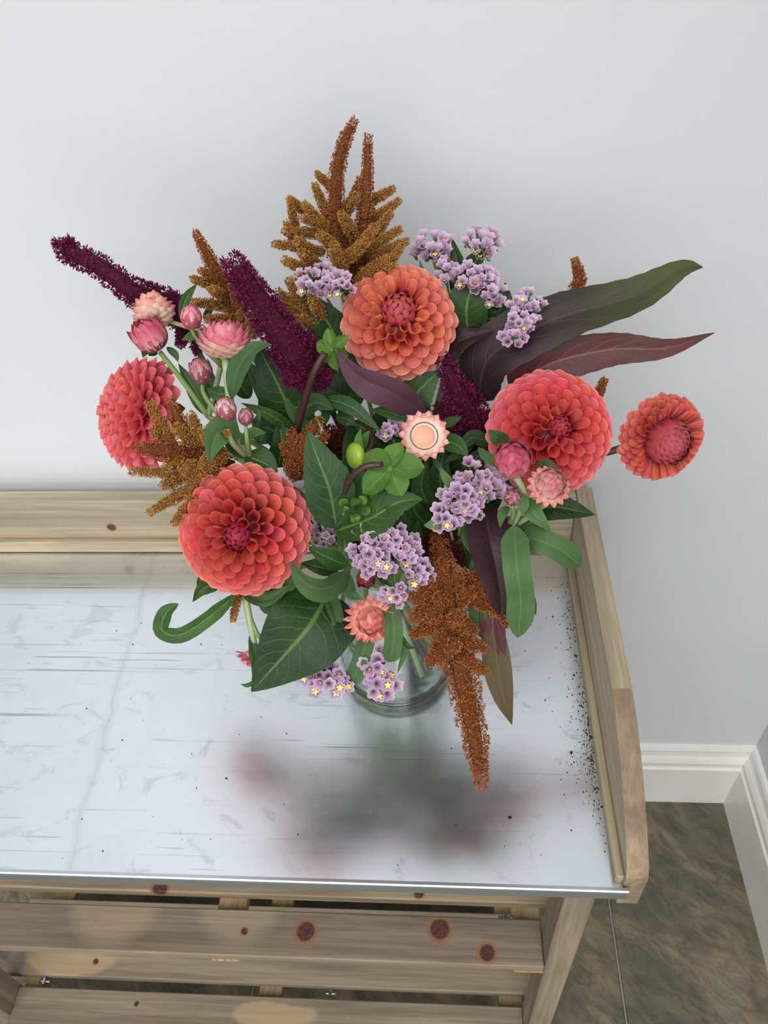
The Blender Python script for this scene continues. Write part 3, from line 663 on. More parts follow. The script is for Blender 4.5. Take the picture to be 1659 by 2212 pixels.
def amaranth(label, main, mats, stemfrom, branches, stem='m', grain=3.3, **kw):
    """a branched amaranth head: side tassels first point at the main axis"""
    root = thing('amaranth', label, 'amaranth', P(*stemfrom))
    for pts, r in main: spike(root, pts, r, GR[mats[0]], grain, **kw)
    for pts, r in branches:
        pts = [p if len(p) == 3 else (p[0], p[1], stemfrom[2]) for p in pts]
        spike(root, pts, r, GR[mats[-1]], grain, name='side_tassel', **kw)
    stem_to_vase(root, P(*stemfrom), ST[stem], .0026, .0036)
    return root

# ------------------------------------------------------------------ the dahlias
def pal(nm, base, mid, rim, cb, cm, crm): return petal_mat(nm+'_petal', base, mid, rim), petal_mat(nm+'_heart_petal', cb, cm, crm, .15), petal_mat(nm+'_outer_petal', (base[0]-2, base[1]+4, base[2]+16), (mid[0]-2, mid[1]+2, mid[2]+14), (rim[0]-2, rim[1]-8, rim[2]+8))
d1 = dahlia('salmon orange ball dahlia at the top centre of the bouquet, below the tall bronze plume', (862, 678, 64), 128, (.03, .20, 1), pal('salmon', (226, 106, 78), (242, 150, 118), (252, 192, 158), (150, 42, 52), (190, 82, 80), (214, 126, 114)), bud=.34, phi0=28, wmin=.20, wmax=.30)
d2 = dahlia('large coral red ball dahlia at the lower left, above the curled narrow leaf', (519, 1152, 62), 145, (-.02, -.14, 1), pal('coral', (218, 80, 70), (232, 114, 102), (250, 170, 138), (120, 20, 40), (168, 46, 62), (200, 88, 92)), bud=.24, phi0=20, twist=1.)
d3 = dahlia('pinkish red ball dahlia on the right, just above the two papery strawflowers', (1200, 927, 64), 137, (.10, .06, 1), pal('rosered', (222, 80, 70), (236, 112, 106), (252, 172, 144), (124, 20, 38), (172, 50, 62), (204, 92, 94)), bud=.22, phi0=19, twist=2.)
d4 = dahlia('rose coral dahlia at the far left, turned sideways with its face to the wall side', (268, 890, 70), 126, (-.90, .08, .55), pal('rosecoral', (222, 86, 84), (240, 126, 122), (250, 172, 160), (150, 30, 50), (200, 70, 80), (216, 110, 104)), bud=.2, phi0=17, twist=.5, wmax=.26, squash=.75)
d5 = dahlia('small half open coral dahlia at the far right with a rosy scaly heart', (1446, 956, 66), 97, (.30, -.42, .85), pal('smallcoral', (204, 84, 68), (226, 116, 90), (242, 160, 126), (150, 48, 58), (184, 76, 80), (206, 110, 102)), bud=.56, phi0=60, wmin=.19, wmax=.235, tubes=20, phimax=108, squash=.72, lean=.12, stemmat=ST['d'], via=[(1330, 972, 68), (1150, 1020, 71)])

# ------------------------------------------------------------------ rust and bronze amaranth
def B(z0, z1, *ps):
    """side tassels: (x0, y0, x1, y1, r) -> three point curve between depths"""
    o = []
    for p in ps:
        x0, y0, x1, y1, r = p[:5]; dz = p[5] if len(p) > 5 else 0
        o.append(([(x0, y0, z0), ((x0+x1)/2, (y0+y1)/2+2-abs(x1-x0)*.05, (z0+z1)/2+dz/2), (x1, y1, z1+dz)], [r*.9, r, r*.6]))
    return o
amaranth('tall bronze amaranth plume with two pointed spires rising against the wall', [
    ([(722, 470, 64), (728, 375, 62), (745, 305, 60.5), (767, 258, 59.5)], [22, 17, 14, 7]), ([(788, 470, 64), (793, 380, 62.5), (795, 292, 61.5)], [19, 13, 8]),
    ([(760, 640, 69), (738, 540, 66), (722, 455, 64)], [20, 30, 22]), ([(765, 640, 69), (785, 540, 66), (790, 450, 64)], [18, 26, 18])], ('rust', 'gold'), (765, 650, 70), B(65.5, 63,
    (722, 410, 684, 374, 9), (708, 470, 679, 397, 10), (710, 500, 655, 440, 12), (655, 455, 624, 428, 9), (640, 500, 626, 432, 9), (730, 500, 650, 470, 12), (755, 450, 778, 386, 10), (795, 440, 850, 408, 10), (800, 480, 863, 433, 10),
    (790, 545, 866, 494, 11), (800, 560, 880, 520, 11), (815, 600, 866, 536, 11), (700, 545, 591, 527, 11), (700, 510, 612, 500, 11), (690, 590, 620, 568, 11), (700, 610, 612, 560, 12), (745, 560, 690, 505, 14, -2), (770, 520, 738, 462, 13, -2),
    (720, 590, 792, 520, 13, -2), (770, 610, 836, 558, 13), (720, 620, 640, 600, 13), (745, 600, 720, 530, 15, -2.5), (800, 520, 845, 460, 11), (760, 560, 810, 490, 13, -2), (680, 550, 640, 520, 13, -1), (690, 500, 660, 445, 11), (740, 470, 765, 420, 13, -1),
    (690, 580, 650, 545, 14, -1), (640, 540, 618, 480, 9), (780, 590, 850, 575, 11)))
amaranth('bronze amaranth clump between the purple tassel and the lilac statice, above dark leaves', [([(690, 720, 68), (655, 660, 66), (640, 600, 65)], [20, 26, 14])], ('gold',), (690, 740, 69), B(66, 63.5,
    (665, 690, 598, 628, 12), (670, 700, 603, 655, 12), (690, 700, 630, 690, 13), (690, 680, 660, 600, 12), (700, 690, 672, 640, 14, -1), (665, 660, 622, 605, 12)))
amaranth('rust amaranth with one slim spire at the upper left, behind the purple tassel', [([(530, 730, 69), (485, 625, 66), (450, 555, 64), (421, 500, 63)], [24, 20, 14, 6])], ('rust', 'gold'), (540, 760, 70), B(67, 64,
    (480, 625, 415, 602, 10), (480, 610, 432, 584, 9), (495, 665, 416, 652, 11), (505, 690, 445, 690, 12), (515, 690, 560, 608, 10), (530, 710, 592, 648, 11), (500, 660, 540, 578, 10), (525, 720, 470, 712, 12), (540, 725, 582, 690, 12), (500, 720, 540, 765, 13), (490, 640, 455, 625, 12, -1), (520, 670, 500, 600, 13), (520, 720, 450, 740, 12), (530, 740, 490, 770, 13)))
amaranth('rust amaranth spreading at the left between two coral dahlias', [([(500, 1010, 66), (420, 985, 64), (350, 972, 62), (288, 968, 61)], [26, 26, 20, 9]), ([(470, 990, 65), (400, 930, 63), (366, 862, 62)], [22, 18, 8])], ('rust', 'gold'), (520, 1020, 67), B(63.5, 61.5,
    (385, 985, 321, 868, 15), (440, 960, 412, 893, 12), (440, 955, 468, 905, 11), (450, 1040, 281, 1018, 13), (430, 1050, 322, 1108, 13), (430, 1065, 375, 1132, 12), (400, 1030, 350, 1050, 14), (460, 1000, 400, 1070, 20, .5), (420, 960, 380, 920, 16), (450, 960, 492, 935, 11), (400, 990, 360, 1010, 18), (470, 1020, 430, 1000, 24), (350, 940, 330, 930, 13), (440, 1060, 410, 1085, 14), (470, 960, 440, 930, 18), (480, 980, 450, 990, 22), (440, 1020, 395, 1010, 20)))
amaranth('small rust amaranth tuft behind the upright dark green leaf at the centre left', [([(640, 1030, 67), (650, 970, 65), (692, 905, 64)], [20, 20, 9])], ('rust',), (660, 1050, 69), B(66, 64.5, (640, 1010, 612, 955, 15), (650, 1000, 628, 930, 15), (670, 990, 705, 935, 12), (640, 1030, 620, 1000, 15)))
amaranth('long rust amaranth tassel hanging in front of the vase over the zinc tray', [([(945, 1150, 68), (962, 1240, 66), (978, 1340, 66), (990, 1420, 67)], [14, 26, 30, 26]), ([(988, 1400, 67), (1000, 1470, 68), (1015, 1540, 69), (1030, 1620, 70), (1041, 1698, 71)], [29, 28, 26, 22, 11])], ('rust',), (945, 1150, 70), B(66, 64.5,
    (975, 1275, 1116, 1336, 19), (965, 1300, 888, 1335, 17), (955, 1275, 886, 1295, 16), (970, 1340, 942, 1436, 20), (965, 1390, 925, 1432, 13), (985, 1380, 1050, 1402, 14), (980, 1330, 1028, 1368, 14), (995, 1420, 1052, 1452, 12, 1), (960, 1270, 1008, 1238, 16), (950, 1240, 905, 1280, 15), (960, 1345, 890, 1372, 14), (985, 1300, 1065, 1262, 17), (945, 1250, 958, 1210, 14), (960, 1300, 950, 1290, 17, -1), (990, 1300, 1018, 1278, 15, -1), (950, 1330, 930, 1325, 15, -1), (1000, 1260, 1045, 1240, 13), (985, 1340, 985, 1330, 18, -1.3), (960, 1400, 985, 1390, 17, -.8), (1090, 1330, 1100, 1350, 11, 1), (935, 1260, 925, 1315, 13)), grain=3.6, fuzz=1.2, clump=1.4, lump=.9, dens=1.35)
amaranth('dark oxblood amaranth clusters just below the right hand lilac statice', [([(920, 1170, 69), (950, 1150, 68), (992, 1178, 68)], [14, 19, 13])], ('ox',), (950, 1150, 71), B(69, 67.5, (950, 1160, 960, 1210, 18), (930, 1170, 920, 1205, 14), (980, 1180, 1000, 1215, 13), (950, 1200, 935, 1245, 14)), grain=3.6, fuzz=1.3)
amaranth('rust amaranth tips behind the big dark leaf on the right', [([(1220, 740, 69), (1236, 650, 67), (1252, 600, 66.5), (1241, 560, 66)], [14, 15, 13, 7])], ('rust',), (1210, 790, 70), B(68, 67, (1230, 690, 1203, 636, 9), (1215, 700, 1184, 655, 8), (1270, 740, 1305, 728, 6), (1285, 870, 1306, 818, 10)), grain=3.6)
amaranth('short rust amaranth tip hanging under the lower left coral dahlia', [([(520, 1250, 68), (512, 1290, 67.5), (503, 1342, 67)], [12, 11, 5])], ('gold',), (560, 1200, 69), [([(560, 1200, 69), (540, 1225, 68.5), (520, 1250, 68)], [8, 10, 11])])
# burgundy tassels
amaranth('burgundy amaranth tassel reaching out to the far upper left', [([(390, 655, 69), (330, 650, 67.6), (280, 625, 65.5), (215, 575, 65), (150, 545, 64.5), (134, 522, 64)], [26, 36, 26, 25, 24, 18])], ('wine',), (400, 680, 68), B(69, 68, (380, 640, 345, 680, 22), (390, 660, 375, 705, 18), (400, 700, 390, 745, 13), (420, 720, 428, 762, 12)), grain=3.9, fuzz=1.5, stem='d')
amaranth('thick plum purple amaranth tassel leaning up left of the salmon dahlia', [([(690, 830, 67), (640, 770, 64), (580, 680, 62), (530, 610, 61), (499, 558, 60)], [40, 50, 38, 32, 20])], ('wine',), (700, 850, 69), B(66, 63.5, (680, 800, 620, 820, 26), (690, 790, 655, 725, 24), (650, 800, 600, 760, 26), (690, 830, 700, 790, 20)), grain=4.0, fuzz=1.7, clump=.8, lump=.15, stem='d')
amaranth('wine purple amaranth tassel below the right edge of the salmon dahlia', [([(1040, 960, 70), (1010, 890, 68), (980, 830, 66), (955, 770, 65)], [44, 40, 25, 14])], ('wine',), (1030, 980, 71), B(70, 68, (1000, 920, 950, 880, 26), (1030, 920, 1060, 900, 20), (1010, 960, 960, 940, 30), (1050, 960, 1090, 890, 14), (1040, 980, 1085, 970, 22)), grain=4.0, fuzz=1.6, stem='d')
amaranth('near black amaranth tuft between the yellow green bud and the rust tuft', [([(740, 1010, 70), (725, 960, 68), (720, 925, 67)], [22, 24, 14])], ('ox',), (750, 1040, 71), B(69, 68, (730, 980, 760, 930, 16), (735, 990, 705, 970, 16), (600, 940, 585, 925, 9)), grain=3.8, fuzz=1.4, stem='d')

# ------------------------------------------------------------------ strawflowers
ga_ = lambda n, b, m, t, cc: (bract_mat(n+'_bract', b, m, t), plain(n+'_heart', cc, .5))
PINK = ga_('pink_straw', (236, 206, 186), (236, 164, 168), (222, 112, 134), (170, 80, 96)); DEEP = ga_('deep_pink_straw', (232, 184, 172), (222, 124, 138), (196, 72, 102), (130, 36, 60))
CREAM = bract_mat('cream_straw_bract', (216, 204, 164), (236, 210, 186), (230, 168, 162))
PEACH = ga_('peach_straw', (246, 224, 204), (240, 186, 172), (224, 132, 122), (214, 130, 104)); BUDP = ga_('bud_straw', (222, 208, 180), (228, 190, 188), (186, 104, 126), (150, 80, 90))
MAUVE = ga_('mauve_bud_straw', (212, 188, 162), (196, 136, 140), (164, 90, 106), (130, 66, 76)); CORAL = ga_('coral_straw', (248, 220, 186), (240, 168, 150), (214, 92, 96), (220, 120, 110)); BRICK = ga_('brick_straw', (190, 120, 100), (160, 68, 70), (128, 40, 48), (110, 34, 40))
def spray(label): return thing('strawflower', label, 'strawflower', (0, 0, 0))
def sprayat(label, p): t = thing('strawflower', label, 'strawflower', P(*p)); return t
s = sprayat('far left strawflower spray with a peach bloom seen from behind and two pink heads', (450, 900, 68))
h = strawhead(s, (332, 672, 65.2), 38, (-.35, .85, -.35), (PEACH[0], PEACH[1]), 'dome', 60); strawskirt(s, h, PEACH, 16, .35, .75)
strawhead(s, (327, 729, 64.5), 44, (-.35, .55, .55), DEEP, 'dome', 50); strawhead(s, (413, 686, 64), 27, (.15, .7, .6), PINK, 'bud', 26)
strawskirt(s, (P(413, 700, 64.3), cdir(.15, .8, .5), PX(28, 64), s.children[-1]), PINK, 9, .35, .5, .2, .6, 1)
branch(s, [(345, 760, 65.5), (400, 830, 67), (450, 900, 68)], ST['g']); branch(s, [(350, 690, 66.5), (440, 720, 66.5), (480, 760, 67), (450, 900, 68)], ST['p'], .0018); branch(s, [(413, 708, 64.5), (430, 740, 65.5), (480, 790, 67)], ST['g'], .0015)
stem_to_vase(s, P(450, 900, 68), ST['g'])
for pts, w, m in (([(390, 690, 66), (402, 645, 65.5), (426, 612, 65)], 22, 'md'), ([(450, 740, 66), (420, 725, 65), (392, 735, 64.5)], 24, 'st'), ([(345, 690, 66), (310, 668, 65), (282, 656, 65)], 15, 'st'), ([(340, 765, 65.5), (318, 755, 64.5), (308, 772, 64)], 26, 'md'), ([(360, 750, 65.5), (378, 765, 65.5), (385, 782, 65.5)], 16, 'md'), ([(455, 900, 68), (425, 850, 67.5), (385, 785, 67)], 40, 'md'), ([(480, 890, 68.5), (455, 830, 68), (425, 745, 68)], 34, 'dk'), ([(440, 690, 66.5), (452, 670, 66), (462, 640, 66)], 16, 'md')): leaf(s, pts, w, LF[m])
s = sprayat('strawflower spray left of centre topped by one wide pink and cream bloom with three buds', (560, 1010, 67))
h = strawhead(s, (487, 742, 62), 50, (.0, .93, .36), (PINK[0], PINK[1]), 'cup', 70)
strawhead(s, (434, 803, 64), 30, (-.1, .8, .6), MAUVE, 'bud', 34); strawhead(s, (488, 884, 61.5), 27, (-.1, .75, .65), BUDP, 'bud', 28); strawhead(s, (531, 901, 62), 20, (.2, .8, .6), MAUVE, 'bud', 24)
branch(s, [(487, 775, 62.3), (494, 840, 62.8), (505, 920, 63.5), (530, 980, 65), (560, 1010, 67)], ST['p'], .0032, .0036); branch(s, [(436, 825, 64.3), (445, 860, 64.8), (500, 930, 65), (540, 990, 66)], ST['g'], .0016); branch(s, [(488, 905, 61.9), (498, 950, 62.5), (530, 985, 65)], ST['p'], .0024); branch(s, [(531, 920, 62.4), (534, 950, 63), (540, 985, 65)], ST['g'], .0014)
stem_to_vase(s, P(560, 1010, 67), ST['m'], .0036, .0036)
for pts, w, m, rl in (([(500, 862, 62.3), (512, 800, 61.5), (545, 755, 61), (585, 743, 60.5)], 46, 'st', .3), ([(518, 945, 63), (480, 930, 61.5), (462, 955, 61), (452, 1000, 60.8)], 62, 'st', .1), ([(520, 960, 63.5), (545, 935, 62.5), (575, 935, 62)], 26, 'st', 0), ([(530, 985, 65), (570, 1000, 64.5), (600, 1020, 64.5)], 60, 'md', .3), ([(540, 990, 65), (500, 960, 64), (520, 945, 64)], 30, 'md', 0), ([(545, 920, 64), (556, 905, 63), (560, 885, 62.8)], 14, 'st', 0), ([(500, 850, 64), (470, 850, 64), (445, 840, 64.5)], 34, 'md', 0), ([(540, 860, 66), (520, 830, 65), (505, 790, 65)], 40, 'dk', 0)): leaf(s, pts, w, LF[m], rl)
s = sprayat('single star shaped strawflower with pale pink bracts near the middle of the bouquet', (905, 985, 67))
h = strawhead(s, (915, 944, 62), 56, (.05, .10, 1), (bract_mat('star_straw_bract', (252, 240, 226), (246, 214, 202), (222, 124, 112)), plain('star_straw_disc', (226, 142, 116), .5, 0, 0, (244, 190, 164))), 'star')
e1, e2 = axes(h[1])
ring = [h[0]+h[1]*h[2]*.235+(e1*math.cos(a)+e2*math.sin(a))*h[2]*.52 for a in np.linspace(0, 2*math.pi, 25)]
v, f, uv = tube(ring, [.0005, .0005], 40, 5); part('disc_rim', v, f, plain('olive_ring', (104, 108, 62), .6), h[3])
stem_to_vase(s, P(905, 985, 67), ST['g']); branch(s, [(915, 944, 63), (908, 965, 65), (905, 985, 67)], ST['g'])
for pts, w, m in (([(950, 950, 65), (985, 960, 64.5), (1012, 985, 64)], 42, 'md'), ([(950, 920, 65), (975, 910, 64.5), (998, 900, 64)], 22, 'md'), ([(935, 990, 64.5), (950, 1010, 64), (968, 1035, 64)], 12, 'st'), ([(880, 905, 65.5), (840, 890, 65), (800, 885, 64.5)], 30, 'md')): leaf(s, pts, w, LF[m])
s = sprayat('right hand strawflower spray with a deep pink and a peach papery head', (1090, 1150, 66))
strawhead(s, (1107, 995, 60), 47, (-.06, .32, .95), DEEP, 'dome', 50); h = strawhead(s, (1188, 1048, 60.5), 40, (.10, .30, .9), (bract_mat('blush_straw_bract', (250, 232, 214), (236, 182, 172), (206, 116, 118)), PEACH[1]), 'dome', 48); strawskirt(s, h, PEACH, 15, -.05, .62, .2, .62); strawhead(s, (1107, 1074, 61), 22, (0, .3, .9), MAUVE, 'bud', 26)
branch(s, [(1115, 1030, 60.8), (1132, 1070, 62), (1115, 1120, 64), (1090, 1150, 66)], ST['p'], .0028); branch(s, [(1185, 1080, 61.5), (1150, 1110, 63), (1120, 1130, 65)], ST['p'], .0026); branch(s, [(1107, 1092, 61.4), (1108, 1115, 63), (1090, 1150, 66)], ST['g'], .0015)
stem_to_vase(s, P(1090, 1150, 66), ST['g'])
for pts, w, m, rl, pf in (([(1110, 1135, 62.5), (1116, 1220, 61), (1125, 1300, 62), (1118, 1378, 63.5)], 62, 'st', 0, 'obl'), ([(1125, 1155, 63.5), (1170, 1170, 62), (1215, 1190, 62), (1254, 1225, 63)], 56, 'st', .15, 'obl'), ([(1130, 1075, 62), (1155, 1110, 61), (1190, 1146, 61)], 40, 'st', 0, 'lan'), ([(1125, 1065, 61), (1130, 1090, 60.5), (1128, 1112, 60.6)], 28, 'st', 0, 'lan'), ([(1155, 1005, 62), (1185, 1000, 61), (1208, 1018, 60.8)], 16, 'st', 0, 'lan'), ([(1090, 1010, 63), (1050, 985, 62.5), (1032, 965, 62)], 24, 'st', 0, 'lan'), ([(1100, 960, 63), (1075, 945, 61.5), (1055, 928, 61)], 36, 'st', .2, 'lan'), ([(1135, 1140, 64), (1165, 1130, 63.5), (1170, 1165, 63.5)], 22, 'st', 0, 'lan'), ([(1100, 1095, 62.5), (1085, 1110, 62), (1080, 1140, 62)], 22, 'st', 0, 'lan'), ([(1140, 1270, 65), (1150, 1300, 65), (1158, 1330, 65.5)], 18, 'st', 0, 'lan'), ([(1040, 1190, 66), (1030, 1290, 66), (1040, 1378, 67)], 42, 'st', 0, 'obl'), ([(1050, 1130, 66), (1020, 1160, 65.5), (1040, 1215, 65.5)], 50, 'md', 0, 'lan'), ([(1090, 1150, 66), (1130, 1130, 65), (1155, 1150, 65)], 34, 'st', 0, 'lan')): leaf(s, pts, w, LF[m], rl, .3, pf)
s = sprayat('coral tipped strawflower facing down in front of the vase, with a brick red bud above', (800, 1230, 69))
h = strawhead(s, (800, 1338, 66.5), 38, (.15, -.30, .85), CORAL, 'dome', 40); strawskirt(s, h, CORAL, 17, .12, 1.0, .2, .6); strawhead(s, (790, 1248, 66), 24, (0, -.5, .8), BRICK, 'dome', 30); strawhead(s, (750, 1177, 67), 13, (-.3, 0, .8), BRICK, 'bud', 18)
branch(s, [(796, 1325, 67.5), (790, 1275, 69), (800, 1230, 69.5)], ST['g']); branch(s, [(790, 1240, 67), (795, 1220, 68.5), (805, 1200, 70)], ST['g'])
stem_to_vase(s, P(800, 1230, 69.5), ST['g'])
for pts, w, m, rl, pf in (([(795, 1368, 69), (778, 1430, 69), (757, 1482, 69.5)], 40, 'st', 0, 'obl'), ([(838, 1292, 67), (850, 1350, 66), (848, 1400, 66.5), (838, 1430, 67)], 42, 'st', 0, 'obl'), ([(862, 1380, 68), (872, 1410, 68), (858, 1455, 68.5)], 18, 'st', .4, 'lan'), ([(865, 1370, 68), (880, 1395, 68), (902, 1400, 68)], 13, 'st', .3, 'lan'), ([(755, 1240, 67), (755, 1280, 65.5), (785, 1295, 65)], 30, 'st', .3, 'lan'), ([(752, 1245, 66), (700, 1272, 63.5), (655, 1255, 62.5), (627, 1210, 62)], 62, 'st', .45, 'ov'), ([(750, 1222, 67), (710, 1205, 65.5), (662, 1180, 65)], 44, 'md', 0, 'lan'), ([(730, 1235, 68), (690, 1225, 67), (650, 1215, 67)], 34, 'dk', 0, 'lan'), ([(705, 1275, 68), (728, 1340, 67), (722, 1398, 67.5)], 42, 'st', .4, 'long'), ([(740, 1320, 70), (755, 1370, 70), (735, 1395, 70)], 30, 'md', 0, 'lan'), ([(755, 1190, 68), (765, 1215, 67), (790, 1230, 67)], 20, 'st', 0, 'lan')): leaf(s, pts, w, LF[m], rl, .3, pf)
s = sprayat('small faded pink strawflower drooping low on the left under the coral dahlia', (548, 1360, 68))
h = strawhead(s, (541, 1420, 68), 20, (-.55, -.75, .15), (PEACH[0], PEACH[1]), 'dome', 30); strawskirt(s, h, DEEP, 11, .45, 1.5, .3, .5)
branch(s, [(552, 1405, 68), (545, 1370, 67.5), (530, 1290, 67.5)], ST['p'], .0026, .003); branch(s, [(540, 1330, 67.5), (556, 1370, 67.5), (570, 1380, 68)], ST['g'], .0015); stem_to_vase(s, P(528, 1285, 67.5), ST['g'])
for pts, w, m, rl in (([(540, 1370, 67.5), (552, 1430, 67), (548, 1475, 67)], 28, 'st', .5), ([(550, 1470, 67.5), (535, 1480, 67.5), (520, 1478, 67.5)], 12, 'md', .6), ([(512, 1282, 66), (450, 1335, 65), (390, 1372, 65), (350, 1362, 64.5), (358, 1325, 64), (386, 1304, 64)], 36, 'md', .35), ([(480, 1262, 66.5), (440, 1270, 66), (416, 1300, 66)], 34, 'md', .4), ([(490, 1268, 67), (440, 1250, 66.5), (425, 1268, 66.5)], 20, 'md', .2), ([(520, 1280, 66), (575, 1295, 65.5), (632, 1262, 65.5)], 36, 'st', .3), ([(610, 1275, 66), (630, 1255, 65.5), (628, 1222, 65.5)], 30, 'md', .3)): leaf(s, pts, w, LF[m], rl, .3, 'obl' if len(pts) > 4 else 'lan', wave=.1)

# ------------------------------------------------------------------ statice
def statice(label, p, clusters, extra=()):
    root = thing('statice', label, 'statice', P(*p))
    for c in clusters:
        b = statice_cluster(root, *c); v, f, uv = tube([b, (b+P(*p))/2+np.array([0, 0, -.004]), P(*p)], [.0011, .0015], 10, 6); part('branch_stem', v, f, ST['g'], root, uv)
    for pts, w in extra: leaf(root, pts, w, LF['tn'], .2)
    stem_to_vase(root, P(*p), ST['g'], .0018, .0024)
statice('lilac statice tucked between the bronze plume and the salmon dahlia', (760, 720, 70), [(692, 606, 56, 38, 61.5, 20, (-.2, .5, .7), 2, 12), (735, 612, 32, 26, 60.8, 9, (0, .3, .9), 1, 12)])
statice('lilac statice spray with four clusters at the upper right of the salmon dahlia', (985, 720, 70), [(930, 530, 48, 30, 65, 16, (-.2, .8, .5), 2, 13), (962, 578, 22, 34, 64.5, 9, (-.1, .6, .6), 0, 13), (1040, 522, 40, 32, 65, 15, (.2, .8, .5), 3, 13), (1030, 598, 48, 30, 64, 18, (.1, .5, .8), 1, 13), (1058, 632, 36, 28, 64, 10, (.2, .5, .8), 1, 13)], [([(960, 660, 67), (920, 600, 66), (905, 560, 66)], 14)])
statice('lilac statice with loose florets lying over the big dark purple leaf', (1090, 800, 70), [(1140, 650, 42, 26, 62, 12, (.2, .6, .7), 1, 11), (1130, 690, 42, 24, 61.5, 12, (.1, .4, .9), 1, 12), (1112, 725, 28, 18, 61.5, 8, (-.1, .3, .9), 0, 12)])
statice('large lilac statice cluster below the deep pink strawflower on the right', (985, 1180, 69), [(1030, 1030, 40, 40, 62.5, 14, (.1, .5, .8), 2, 14), (1000, 1072, 46, 36, 62, 18, (-.1, .3, .9), 1, 14), (965, 1115, 32, 28, 62, 10, (-.2, .1, .9), 1, 14), (1068, 1055, 34, 20, 62.5, 8, (.4, .4, .8), 0, 14), (1020, 1100, 24, 20, 62.3, 5, (.2, 0, .9), 0, 14)], [([(985, 1060, 64), (965, 1035, 63), (950, 1010, 63)], 22), ([(960, 1100, 64), (940, 1130, 63.5), (915, 1135, 63.5)], 30)])
statice('full lilac statice cluster in the middle front beside the lower left dahlia', (850, 1220, 69), [(795, 1180, 44, 40, 62, 18, (-.2, .2, .9), 0, 14), (835, 1158, 40, 34, 62.3, 14, (.1, .4, .9), 1, 14), (810, 1222, 44, 20, 62, 11, (-.1, -.1, .9), 2, 14), (880, 1190, 26, 36, 63, 11, (.3, .3, .8), 1, 14), (905, 1235, 26, 30, 63, 10, (.3, 0, .9), 1, 14), (858, 1284, 34, 24, 64.5, 10, (0, -.2, .9), 1, 13)], [([(850, 1230, 66), (845, 1255, 65.5), (850, 1275, 65)], 10)])
statice('lilac statice hanging low at the vase foot in two yellow eyed clusters', (730, 1360, 69.5), [(672, 1455, 36, 24, 68, 9, (-.3, -.1, .9), 1, 15), (712, 1475, 42, 32, 67.5, 14, (.1, -.2, .9), 4, 15), (820, 1436, 38, 34, 68, 12, (0, 0, 1), 3, 15), (825, 1480, 34, 24, 68, 8, (.2, -.2, .9), 2, 15)], [([(672, 1430, 68.5), (650, 1425, 68), (630, 1440, 68)], 26), ([(690, 1410, 69), (705, 1425, 68.5), (720, 1440, 68.5)], 28), ([(700, 1330, 69), (688, 1370, 68.5), (680, 1410, 68.5)], 12)])
statice('few lilac statice florets beside the star shaped strawflower', (870, 1040, 70), [(845, 928, 26, 22, 65, 8, (-.2, .4, .8), 1, 13), (868, 1086, 20, 14, 65.5, 5, (0, .2, .9), 0, 13)])
statice('dim lilac statice florets behind the right side of the lower left dahlia', (760, 1200, 70), [(690, 1130, 30, 22, 67, 8, (-.2, .4, .8), 0, 11), (698, 1160, 24, 18, 67, 7, (-.2, .2, .8), 0, 11)])

# ------------------------------------------------------------------ dahlia buds
def budstem(label, p): return thing('dahlia_bud', label, 'dahlia bud', P(*p))
def calyx_back(root, px, face, rpx, num=5, ph=0.):
    C = P(*px); n = cdir(*face); R = PX(rpx, px[2]); v, f = ellipsoid(C+n*R*.42, n, R*.42, R*.34); part('bud', v, f, LF['budgreen'], root); v, f = ellipsoid(C, n, R*.12, R*.08); part('calyx_base', v, f, LF['sp'], root, [(.5, .3)]*len(v))
    e1, e2 = axes(n)
    for k in range(num):
        a = 2*math.pi*k/num+ph; d = e1*math.cos(a)+e2*math.sin(a)
        link('sepal', SEPAL, LF['sp'], root, frame_mat(nrm(d+n*rng.uniform(.05, .45)), nrm(-n+np.cross(n, d)*rng.normal()*.25), C+d*R*.06-rootloc(root), R*.42*rng.uniform(.85, 1.15), R*.42, R*rng.uniform(.82, 1.1)))
b = budstem('nodding dahlia bud with five bright green sepals, on a dark arched stem at the centre', (728, 1145, 66))
calyx_back(b, (842, 1012, 60), (.25, -.1, -1), 74, 5, .35)
branch(b, [(828, 1003, 59.4), (785, 1010, 59.5), (748, 1050, 61), (728, 1145, 66)], ST['d'], .0022, .003); stem_to_vase(b, P(728, 1145, 66), ST['g'])
leaf(b, [(726, 1138, 64), (712, 1060, 61), (690, 1000, 60), (664, 930, 59.5)], 112, LF['da'], -.15, .22, 'ov', tooth=.03); leaf(b, [(722, 1148, 65), (800, 1120, 62.5), (860, 1085, 61.5), (914, 1078, 61.5)], 84, LF['md'], .2, .2, 'ov', tooth=.05); leaf(b, [(760, 1110, 63.5), (820, 1060, 62), (880, 1040, 62)], 110, LF['md'], .1, .15, 'ov'); leaf(b, [(740, 1150, 65), (745, 1180, 64.5), (740, 1200, 64.5)], 34, LF['md'], .1)
for q, t in (((772, 1090, 62), (760, 1075, 61)), ((785, 1100, 62.5), (800, 1110, 62)), ((745, 1090, 61.5), (735, 1078, 61)), ((765, 1110, 62), (770, 1130, 62)), ((780, 1085, 62), (790, 1072, 61.5)), ((750, 1105, 62), (738, 1100, 62))): leaf(b, [q, ((q[0]+t[0])/2, (q[1]+t[1])/2, q[2]-.5), t], 24, LF['sp'], .2, .5)
b = budstem('round yellow green dahlia bud with thin sepals left of the nodding bud', (795, 930, 67))
C = P(768, 985, 63); v, f = ellipsoid(C, cdir(-.8, -.1, .5), PX(30, 63), PX(17, 63)); part('bud', v, f, LF['budgreen'], b)
